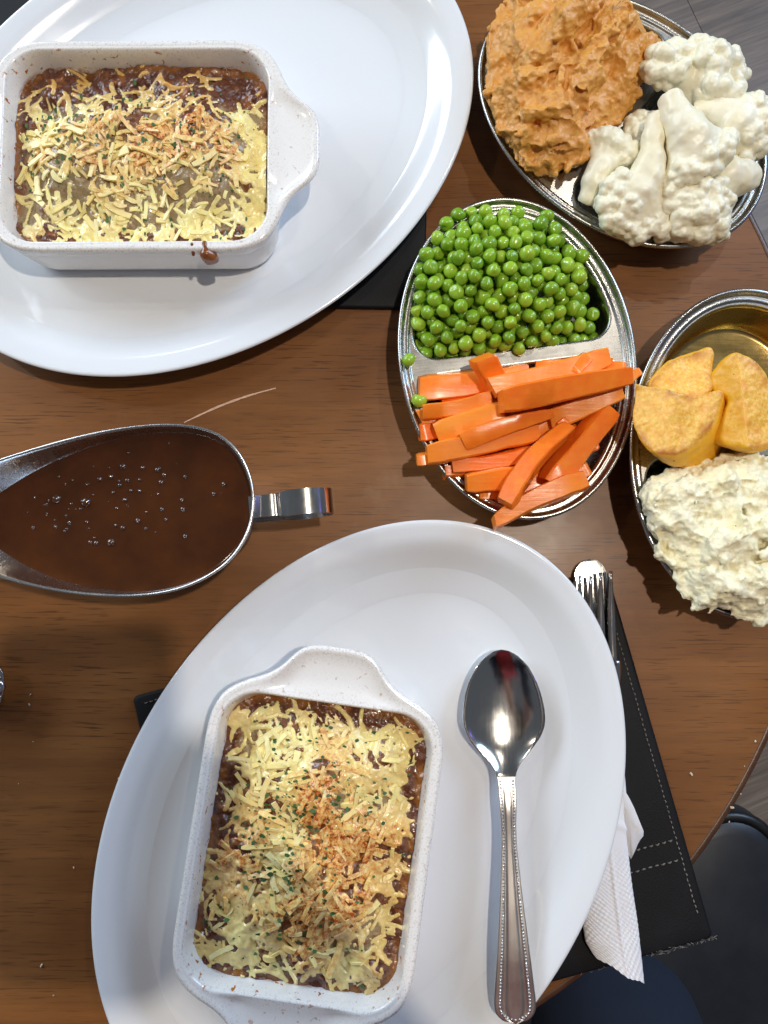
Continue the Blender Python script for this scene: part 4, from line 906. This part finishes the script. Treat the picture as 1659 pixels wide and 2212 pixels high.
lp += [wall(f, None, .0002) for f in np.linspace(.05, 1, 14)]
lp += [ring2(foot(.78), .008), ring2(foot(.86), .0045), ring2(foot(.97), .0022), ring2(foot(1.0), .0012), ring2(foot(.99), 0), ring2(foot(.9), .0006), ring2(foot(.6), .006)]
V, F = loft(lp, True, True); mk('bowl', V, F, M['boat'], gb)
hdir = (at(722, 1075, .05) - at(545, 1092, .05)); hdir.z = 0; hdir.normalize(); hs = Vector((-hdir.y, hdir.x, 0)); h0 = at(540, 1093, GZ) - Vector((GB.x, GB.y, 0))
hp = [(-.0015, .0605), (.004, .0622), (.0105, .0628), (.0135, .0615), (.0160, .0635), (.024, .0668), (.033, .0660), (.0395, .0615), (.0425, .0545), (.0415, .0470), (.0360, .0405), (.027, .0360), (.015, .0330), (.004, .0320), (-.006, .0330)]
hp = chaikin(np.array(hp), 2, False); lo_ = []
for k, (s, z) in enumerate(hp):
    dd = hp[min(k + 1, len(hp) - 1)] - hp[max(k - 1, 0)]; dd = dd / np.linalg.norm(dd); nx_, nz_ = -dd[1], dd[0]
    w = .0058 + .0009 * sstep(.012, .02, s) ; tck = .0006; c = h0 + hdir * s; c.z = z; row = []
    for e, (ws, ts) in enumerate(((-1, -1), (1, -1), (1.0, 1), (-1.0, 1))):
        p = c + hs * w * ws + hdir * nx_ * tck * ts; p.z += nz_ * tck * ts; row.append(tuple(p))
    lo_.append(row)
V, F = loft(lo_, True, True); mh = mesh_of('handle', V, F, M['polish']); mh.set_sharp_from_angle(angle=math.radians(40)); link('handle', mh, gb)
# gravy: a shallow pool with meniscus and bubbles
gv = thing('gravy', 'glossy dark brown gravy with small bubbles filling the steel boat', 'gravy', (GB.x, GB.y, 0))
gz = .0580; fz = None
def at_level(z):
    f = np.clip((rz3 - z) / (rz3 - .012), 0, 1); w = f ** (1.7 - .75 * spout); p = rim * (1 - w)[:, None] + foot(.80) * w[:, None]; return p
gl = at_level(gz); gm = gl.mean(0); r_ = np.linalg.norm(gl - gm, axis=1)[:, None]
lp = [ring2(gm + (gl - gm) * (1 - .0010 / r_), gz + .0009), ring2(gm + (gl - gm) * (1 - .0022 / r_), gz + .0003), ring2(gm + (gl - gm) * (1 - .0045 / r_), gz)] + [ring2(gm + (gl - gm) * s, gz) for s in (.88, .75, .6, .45, .3, .15)]
V, F = loft(lp, False, True); mk('gravy_surface', V, F, M['gravy'], gv)
bm = bmesh.new(); bmesh.ops.create_uvsphere(bm, u_segments=14, v_segments=10, radius=1); bmesh.ops.delete(bm, geom=[v for v in bm.verts if v.co.z < -.05], context='VERTS')
bub = bpy.data.meshes.new('bubble'); bm.to_mesh(bub); bm.free(); bub.materials.append(MT('gravy_bubble', (.055, .019, .006), .12, coat=1.0, crough=.12, spec=1.0).m); bub.shade_smooth()
def bubble(px, py, r):
    p = at(px, py, gz); o = link('bubble', bub, gv, (p.x - GB.x, p.y - GB.y, gz)); r *= 1.0; o.scale = (r, r, r * .8)
for x, y, r in ((186, 1085, .0026), (122, 1078, .0026), (265, 1008, .0019), (240, 1172, .0020), (215, 1035, .0015), (240, 1030, .0014), (340, 1015, .0014), (355, 1026, .0012), (348, 1042, .0014), (395, 1100, .0013), (393, 1080, .0011), (484, 1046, .0014), (462, 1067, .0012), (298, 1125, .0014), (208, 1173, .0013), (195, 1172, .0012), (275, 1038, .0013), (140, 1046, .0010), (127, 1030, .0009), (283, 1060, .0010), (270, 1080, .0012), (350, 1100, .0011), (250, 1135, .0009), (400, 1030, .0010), (365, 958, .0009), (150, 1130, .0012), (120, 1138, .0010), (72, 1140, .0011), (345, 1012, .0008), (400, 1158, .0011), (252, 1098, .0009)): bubble(x, y, r)
for k in range(46):
    c = random.choice(((150, 1080, 60, 45), (270, 1040, 90, 60), (350, 1090, 90, 70), (200, 1130, 130, 60))); bubble(random.gauss(c[0], c[2] * .6), random.gauss(c[1], c[3] * .6), abs(random.gauss(.0004, .0003)) + .0003)

# ------------------------------------------------------------------ spoon on the plate
def spoon_like(name, label, cat, P0, P1, L, bowl, zf, hw, group=None, bead=True, mat='polish'):
    """blade of given half width hw(t) and height zf(t) along P0->P1 (t in metres)"""
    d = (P1 - P0); d.z = 0; d.normalize(); s = Vector((-d.y, d.x, 0)); t0 = thing(name, label, cat, (P0.x, P0.y, 0), 0, group); n, m = 110, 20; T, B = [], []
    ts = np.concatenate([bowl * (1 - np.cos(np.linspace(0, math.pi / 2, 40))) , np.linspace(bowl, L, n - 40 + 1)[1:]]) if bowl else np.linspace(0, L, n)
    for t in ts:
        w = max(hw(t), 1e-5); row, rb_ = [], []
        for k in range(m + 1):
            u = -1 + 2 * k / m; q = bowl * 1.02
            if bowl and t < q:
                dep = .0062 * (math.sin(math.pi * min(1, (t / q)) ** .8)) ** .8 * (1 - abs(u) ** 2.2); z = zf(t) - dep; tk = .0011
            else:
                a = abs(u); z = zf(t); f = float(sstep(q, q + .02, t)) if bowl else 1
                z += f * (.0006 * (1 - a * a) - .0007 * math.exp(-((a - .50) / .09) ** 2) + .0003 * math.exp(-((a - .92) / .1) ** 2) - .0004 * math.exp(-((a - .86) / .05) ** 2)); tk = .0011 + .0007 * f * (1 - a ** 4)
            p = d * t + s * (u * w); row.append((p.x, p.y, z)); rb_.append((p.x, p.y, z - tk))
        T.append(row); B.append(rb_)
    loops = [r + b[::-1] for r, b in zip(T, B)]; V, F = loft(loops, True, True); me = mesh_of('body', V, F, M[mat])
    if bowl:
        me.materials.append(M['worn'])
        for p in me.polygons:
            c = p.center; p.material_index = int(c.x * d.x + c.y * d.y > bowl * 1.04)
    link('body', me, t0)
    if bead:
        parts = []; sb = .0017; t = max(bowl + .004, sb * 2)
        while t < L - .0085:
            for sg in (-1, 1):
                w = hw(t) * .72; p = d * t + s * (sg * w); parts.append((p.x, p.y, zf(t) + .0003))
            t += sb
        for k in range(1, 12):
            a = math.pi * k / 12; w = hw(L - .0085) * .72; p = d * (L - .0085 + math.sin(a) * .0062) + s * (math.cos(a) * w); parts.append((p.x, p.y, zf(L) + .0003))
        bb = bmesh.new(); bmesh.ops.create_icosphere(bb, subdivisions=1, radius=.00072); bv = np.array([v.co[:] for v in bb.verts]); bf = [tuple(v.index for v in f.verts) for f in bb.faces]; bb.free()
        tag(mk('beaded_border', *join([(bv + np.array(p), bf) for p in parts]), M[mat], t0), kind='stuff')
    return t0
P0 = at(1085, 1404, .0235); P1 = at(1115, 2215, .034); LS = (P1 - P0).length
_sy = [(0, 0), (3, 15), (9, 27), (20, 41), (40, 57), (70, 72), (105, 83), (140, 89), (165, 90), (185, 86), (205, 77), (228, 60), (247, 43), (262, 31), (280, 22), (300, 19), (345, 18), (395, 15.5), (440, 16), (537, 22.5), (657, 33), (753, 42), (790, 43.5), (860, 43.5)]
def sp_hw(t):
    w = float(np.interp(t / LS * 811, [a for a, _ in _sy], [b for _, b in _sy])) * .000262; e = LS - t
    return w if e > .0095 else w * math.sqrt(max(0, 1 - ((.0095 - e) / .0095) ** 2))
def sp_z(t):
    q = t / LS; return .0215 + .0068 * float(sstep(.26, .45, q)) + .0040 * float(sstep(.5, .85, q))
spoon_like('serving_spoon', 'large steel spoon with a beaded handle lying on the lower plate', 'spoon', P0, P1, LS, .068, sp_z, sp_hw)
# rounded beaded end of a handle that pokes in from the left
Q0 = at(-560, 1462, .016); Q1 = at(10.5, 1486, .016); LQ = (Q1 - Q0).length
def q_hw(t):
    e = LQ - t; w = .0035 + .0115 * sstep(0, .9, t / LQ); return max(1e-4, w if e > .010 else w * math.sqrt(max(0, 1 - ((.010 - e) / .010) ** 2)))
spoon_like('cutlery_handle', 'rounded beaded end of a steel cutlery handle at the left edge', 'cutlery', Q0, Q1, LQ, 0, lambda t: .0035 + .0130 * float(sstep(0, .8, t / LQ)), q_hw)
# ------------------------------------------------------------------ knife, fork and napkin under the lower plate's rim
kz = MT_ + .0016
K0 = at(1284, 1213, kz); K1 = at(1262, 1800, kz)
def kn_hw(t): return .0098 * math.sqrt(max(0, 1 - ((.012 - t) / .012) ** 2)) if t < .012 else (.0098 if t < .09 else .0098 - .0042 * float(sstep(.09, .11, t)))
ko = at(1278, 1222, kz)
dk = Vector((-.115, -1, 0)).normalized(); kt = thing('table_knife', 'round ended table knife under the fork, tip past the lower plate', 'knife', (ko.x, ko.y, kz)); sk_ = Vector((-dk.y, dk.x, 0)); lo_ = []
for t in np.concatenate([.012 * (1 - np.cos(np.linspace(0.06, math.pi / 2, 14))), np.linspace(.015, .155, 30)]):
    w = kn_hw(t); p = dk * t - dk * .004; th_ = .0007 if t < .1 else .0022
    lo_.append([tuple(p - sk_ * w + Vector((0, 0, .0002))), tuple(p - sk_ * w * .3 + Vector((0, 0, -th_))), tuple(p + sk_ * w + Vector((0, 0, -th_ * .8))), tuple(p + sk_ * w + Vector((0, 0, th_ * .8))), tuple(p - sk_ * w * .3 + Vector((0, 0, th_)))])
V, F = loft(lo_, True, True); me = mesh_of('body', V, F, M['polish']); me.set_sharp_from_angle(angle=math.radians(30)); link('body', me, kt)
fo = at(1290, 1246, .0115); ft = thing('table_fork', 'four tined table fork lying on the knife beside the lower plate', 'fork', (fo.x, fo.y, 0)); df = Vector((.020, -1, 0)).normalized(); sf = Vector((-df.y, df.x, 0))
parts = []
for i, ox in enumerate((-.0118, -.0052, .0012, .0076)):
    pts_ = []; ra_ = []
    for t in np.linspace(0, .055, 12):
        q = t / .055; p = df * (t - .002 + (.0010, .0016, -.0004, -.0012)[i]) - sf * (-ox * (.93 + .07 * q)); pts_.append((p.x, p.y, .0150 - .0055 * math.sin(q * 1.7))); ra_.append(.0010 + .0016 * float(sstep(0, .6, q)))
    tn = tube(pts_, ra_, 8, True, .75); mk('tine', *tn, M['polish'], ft)
lo_ = []
for t in np.linspace(.048, .175, 40):
    w = .0120 * (1 - .68 * float(sstep(.058, .085, t))) + .0045 * float(sstep(.11, .17, t)); p = df * t; z = .0100 - .0010 * float(sstep(.05, .09, t)); lo_.append([tuple(p + sf * w * math.cos(a) + Vector((0, 0, z + .0014 * math.sin(a)))) for a in np.linspace(0, 2 * math.pi, 14, endpoint=False)])
mk('shank', *loft(lo_, True, True), M['polish'], ft)
# rolled napkin
n0 = at(1305, 1640, .006); nt_ = thing('paper_napkin', 'white embossed paper napkin rolled up under the right side of the lower plate', 'napkin', (n0.x, n0.y, MT_ + .0006))
A_ = [at(1290, 1660, .012), at(1296, 1750, .012), at(1303, 1850, .0125), at(1316, 1950, .013), at(1328, 2040, .013), at(1340, 2098, .012)]
W_ = [.0165, .0165, .0162, .0158, .0152, .0145]; lo_ = []
NR = 200; cl = resample(np.array([[*a] for a in A_]), NR, False); wl = np.interp(np.linspace(0, 1, NR), np.linspace(0, 1, 6), W_)
for i, (p, w) in enumerate(zip(cl, wl)):
    q = i / (NR - 1); row = []
    for a in np.linspace(0, 2 * math.pi, 168, endpoint=False):
        x = math.cos(a) * w * (1 + .03 * math.sin(9 * q + 2 * a)); z = (.0062 + .0008 * math.sin(7 * q)) * (math.sin(a) * (1 if math.sin(a) > 0 else .55)) ; y = -(.5 - .5 * math.cos(a) if q > .9 else 0) * -.010 * (q - .9) / .1
        cut = max(0, (q - .86) / .14); y = cut * (.020 * (-x / w * .40 + .0)) + .0006 * math.sin(5 * a + 17 * q)
        z += .0008 * math.exp(-((x / w - .25) / .06) ** 2) * (1 if a < math.pi else 0)
        z += .00038 * math.cos(p[1] * 2 * math.pi / .0031) * math.cos((x + p[1] * .2) * 2 * math.pi / .0031) * (1 if math.sin(a) > 0 else 0) * float(sstep(.35, .5, q)) + .0007 * math.exp(-((q - .22 - x * 6) / .02) ** 2)
        row.append((p[0] + x - n0.x, p[1] + y - n0.y, p[2] - .0135 + z + .0042))
    lo_.append(row)
mk('roll', *loft(lo_, True, False), M['paper'], nt_)
inner = [[(v[0] * .0 + lo_[-1][k][0] * .86 + np.mean([u[0] for u in lo_[-1]]) * .14, lo_[-1][k][1] + .004 + dz_, np.mean([u[2] for u in lo_[-1]]) + (lo_[-1][k][2] - np.mean([u[2] for u in lo_[-1]])) * .75) for k, v in enumerate(lo_[-1])] for dz_ in (0, .02)]
mk('inner_fold', *loft([lo_[-1]] + inner, False, True), M['paper'], nt_)
fp = [at(1318, 1652, .0085), at(1344, 1698, .0135), at(1366, 1735, .0150), at(1382, 1775, .0140), at(1393, 1802, .0120), at(1380, 1818, .0118), at(1372, 1838, .0105), at(1360, 1862, .0085), at(1352, 1800, .0110), at(1340, 1740, .0115)]
ctr = Vector((0, 0, 0))
for p in fp: ctr += p / len(fp)
lo_ = [[tuple(p - Vector((n0.x, n0.y, MT_ + .0006)) + Vector((0, 0, dz))) for p in map(Vector, chaikin(np.array([[*p] for p in fp]), 1))] for dz in (-.0006, 0)]
V, F = loft(lo_, True, True); mk('torn_flap', V, F, M['paper'], nt_, True)

# ------------------------------------------------------------------ crumbs on the table
bm = bmesh.new(); bmesh.ops.create_icosphere(bm, subdivisions=2, radius=1)
for v in bm.verts: v.co *= 1 + .9 * (vn(np.array(v.co) * 1.6 + 5, 3) - .5)
cm = bpy.data.meshes.new('crumb'); bm.to_mesh(cm); bm.free(); cm.materials.append(M['crumb'])
def crumb(x, y, r, label, group):
    p = at(x, y, 0); o = link('crumb', cm, None, (p.x, p.y, r * .3), (random.random() * 6, random.random() * .5, random.random() * 6)); r *= .62; o.scale = (r * random.uniform(.8, 1.6), r * random.uniform(.6, 1), r * .6); tag(o, label, 'crumb', group)
gr = 'white crumbs near the right edge of the table'
for x, y, r in ((1493, 1672, .0014), (1631, 1601, .0013), (1581, 1744, .0017), (1600, 1715, .0007), (1575, 1775, .0007), (1608, 1655, .0005)): crumb(x, y, r, 'tiny white crumb lying near the right edge of the bare table', gr)
gl_ = 'crumbs on the left part of the table'
for x, y, r in ((64, 1522, .0012), (258, 1681, .0013), (160, 1874, .0009), (258, 1903, .0009), (72, 1602, .0006), (360, 1720, .0007), (90, 2085, .0014), (40, 1693, .0005), (116, 2150, .0008), (66, 1500, .0008), (380, 1740, .0006)): crumb(x, y, r, 'tiny pale crumb on the bare table left of the lower plate', gl_)

# ------------------------------------------------------------------ chair tucked to the table and the person sitting on it
SA = math.radians(32); SZ = -.285
cnr = at(1612, 1750, SZ); ex = Vector((math.cos(SA + math.pi), math.sin(SA + math.pi), 0)); ey = Vector((math.sin(SA), -math.cos(SA), 0))
sc_ = cnr + ex * .205 + ey * .205
ch = thing('dining_chair', 'black padded dining chair pushed in at the lower right of the table', 'chair', (sc_.x, sc_.y, FZ), SA)
hz_ = SZ - FZ
o = rrect(.215, .215, .045, 10)
V, F = loft([ring2(o * .93, hz_ - .06), ring2(o, hz_ - .052), ring2(o * 1.01, hz_ - .03), ring2(o, hz_ - .010), ring2(o * .965, hz_ - .001), ring2(o * .93, hz_ + .001), ring2(o * .6, hz_ + .006)], True, True); mk('seat', V, F, M['seat'], ch)
q = ring2(o * .985, hz_ - .006); mk('piping', *tube(list(map(tuple, q)) + [tuple(q[0])], .006, 8), M['seat_edge'], ch)
for sx in (-1, 1):
    for sy in (-1, 1): mk('leg', *tube([(sx * .17, sy * .17, hz_ - .05), (sx * .185, sy * .185, .002)], [.019, .014], 10), M['dark_wood'], ch)
ob = rrect(.20, .012, .011, 6)
mk('backrest', *loft([np.stack([ob[:, 0], ob[:, 1] - .215 - .04 * k, np.full(len(ob), hz_ + z)], 1) for k, z in ((0, -.03), (.3, .15), (.8, .36), (1.0, .44))], True, True), M['seat'], ch)

# ------------------------------------------------------------------ the person holding the phone that looks down on the table
pp = Vector((.10, -.60, 0))
pn = thing('person', 'person in dark blue jeans leaning over the near edge of the table', 'person', (pp.x, pp.y, FZ))
def body_field(parts, st, mat, name):
    P = np.array([c for a, b, *_ in parts for c in (a, b)]); Fd = Field(P.min(0) - .19, P.max(0) + .19, st)
    for a, b, ra, rb, k in parts: Fd.cap(a, b, ra, rb, k)
    V, Q = Fd.skin(); V = V + (fbm(V * 14, 3, 4)[:, None] - .5) * .012 * vnormals(V, Q) * (0 if name == 'body' else 1); o = mk(name, V - np.array((pp.x, pp.y, FZ)), Q, mat, pn); return o
J = dict(pelvis=(.12, -.66, .08), belly=(.11, -.57, .27), chest=(.095, -.43, .47), neck=(.08, -.30, .59), head=(.075, -.215, .695), shl=(-.085, -.39, .545), shr=(.275, -.39, .545), ell=(-.235, -.46, .315), elr=(.375, -.46, .315), wrl=(-.145, -.165, .455), wrr=(.110, -.185, .455), hl=(-.088, -.075, .494), hr=(.045, -.090, .494))
J = {k: np.array(v) for k, v in J.items()}
legs = [(-1, (.04, -.62, .08), (.03, -.50, -.33), (.02, -.56, -.68), (.02, -.46, -.72)), (1, (.20, -.60, .08), (.215, -.415, -.30), (.22, -.46, -.68), (.22, -.36, -.72))]
sk = [(J['pelvis'], J['belly'], .105, .10, .04), (J['belly'], J['chest'], .10, .11, .05), (J['chest'], J['neck'], .07, .048, .04), (J['neck'], J['head'], .048, .06, .02), (J['head'], J['head'] + (0, -.015, .05), .078, .085, .03), (J['head'] + (0, .075, -.005), J['head'] + (0, .10, -.02), .010, .014, .012), (J['head'] + (.078, -.01, .01), J['head'] + (.085, -.02, .03), .008, .014, .01), (J['head'] + (-.078, -.01, .01), J['head'] + (-.085, -.02, .03), .008, .014, .01), (J['chest'] + (-.05, 0, .04), J['shl'], .07, .055, .04), (J['chest'] + (.05, 0, .04), J['shr'], .07, .055, .04)]
for sd, e, w, h in (('shl', 'ell', 'wrl', 'hl'), ('shr', 'elr', 'wrr', 'hr')):
    sk += [(J[sd], J[e], .048, .040, .02), (J[e], J[w], .040, .027, .02), (J[w], J[h], .026, .030, .02)]
    sx = 1 if sd == 'shl' else -1
    for k in range(4):
        b0 = J[h] + (sx * .004, -.026 + .019 * k + .02, .006); m = b0 + (sx * .026, .012, .004 - .004 * (k == 3)); tip = m + (sx * .018, .004, -.012)
        sk += [(b0, m, .0095, .0088, .006), (m, tip, .0088, .0078, .004)]
    tb0 = J[w] * .45 + J[h] * .55 + np.array((sx * .012, 0, .012)); sk += [(tb0, tb0 + (sx * .022, .022, .014), .012, .011, .008), (tb0 + (sx * .022, .022, .014), tb0 + (sx * .038, .045, .008), .011, .009, .005)]
for sg, hip, kn, an, toe in legs: sk += [(hip, kn, .075, .058, .04), (kn, an, .055, .036, .03), (an, toe, .036, .030, .02)]
body_field(sk, .0065, M['skin'], 'body')
body_field([(J['pelvis'] + (sx, 0, .02), J['belly'] + (sx, 0, 0), .120, .122, .05) for sx in (-.06, .06)] + [(J['belly'] + (sx, 0, 0), J['chest'] + (sx, .03, .02), .122, .120, .05) for sx in (-.075, .075)] + [(J['pelvis'] + (0, 0, .02), J['belly'], .128, .118, .05), (J['belly'], J['chest'], .118, .124, .05), (J['chest'], J['neck'] + (0, -.01, -.035), .09, .062, .04), (J['chest'] + (-.05, 0, .04), J['shl'], .083, .068, .04), (J['chest'] + (.05, 0, .04), J['shr'], .083, .068, .04)], .008, M['red'], 'red_top')
for a, b, c in (('shl', 'ell', 'wrl'), ('shr', 'elr', 'wrr')): body_field([(J[a], J[b], .062, .052, .03), (J[b], J[c] * .9 + J[b] * .1, .052, .038, .03)], .006, M['navy'], 'sleeve')
for sg, hip, kn, an, toe in legs: body_field([(np.array((.12, -.62, .085)), np.array(hip), .105, .095, .05), (hip, kn, .092, .072, .04), (kn, np.array(an) + (0, 0, .05), .070, .052, .04)], .0075, M['denim'], 'jeans_leg')
for sg, hip, kn, an, toe in legs: body_field([(np.array(an) + (0, -.02, -.008), np.array(toe) + (0, .015, 0), .048, .040, .03)], .0065, M['seat_edge'], 'shoe')
hd = J['head']; body_field([(hd + (0, -.035, .055), hd + (0, .03, .085), .082, .070, .03), (hd + (0, -.06, .02), hd + (0, -.09, -.08), .065, .05, .03), (hd + (-.05, -.04, 0), hd + (-.06, -.05, -.09), .04, .025, .03), (hd + (.05, -.04, 0), hd + (.06, -.05, -.09), .04, .025, .03)], .007, M['hair'], 'hair')
ph = thing('phone', 'dark phone held flat above the table by the leaning person', 'phone', (-.0245, -.056, CAMZ + .0060)); ph.rotation_euler = (PITCH, 0, 0)
o = rrect(.0375, .0755, .011, 8)
mk('case', *loft([ring2(o * .97, -.0036), ring2(o, -.0026), ring2(o, .0028), ring2(o * .97, .0038)], True, True), M['phone'], ph)
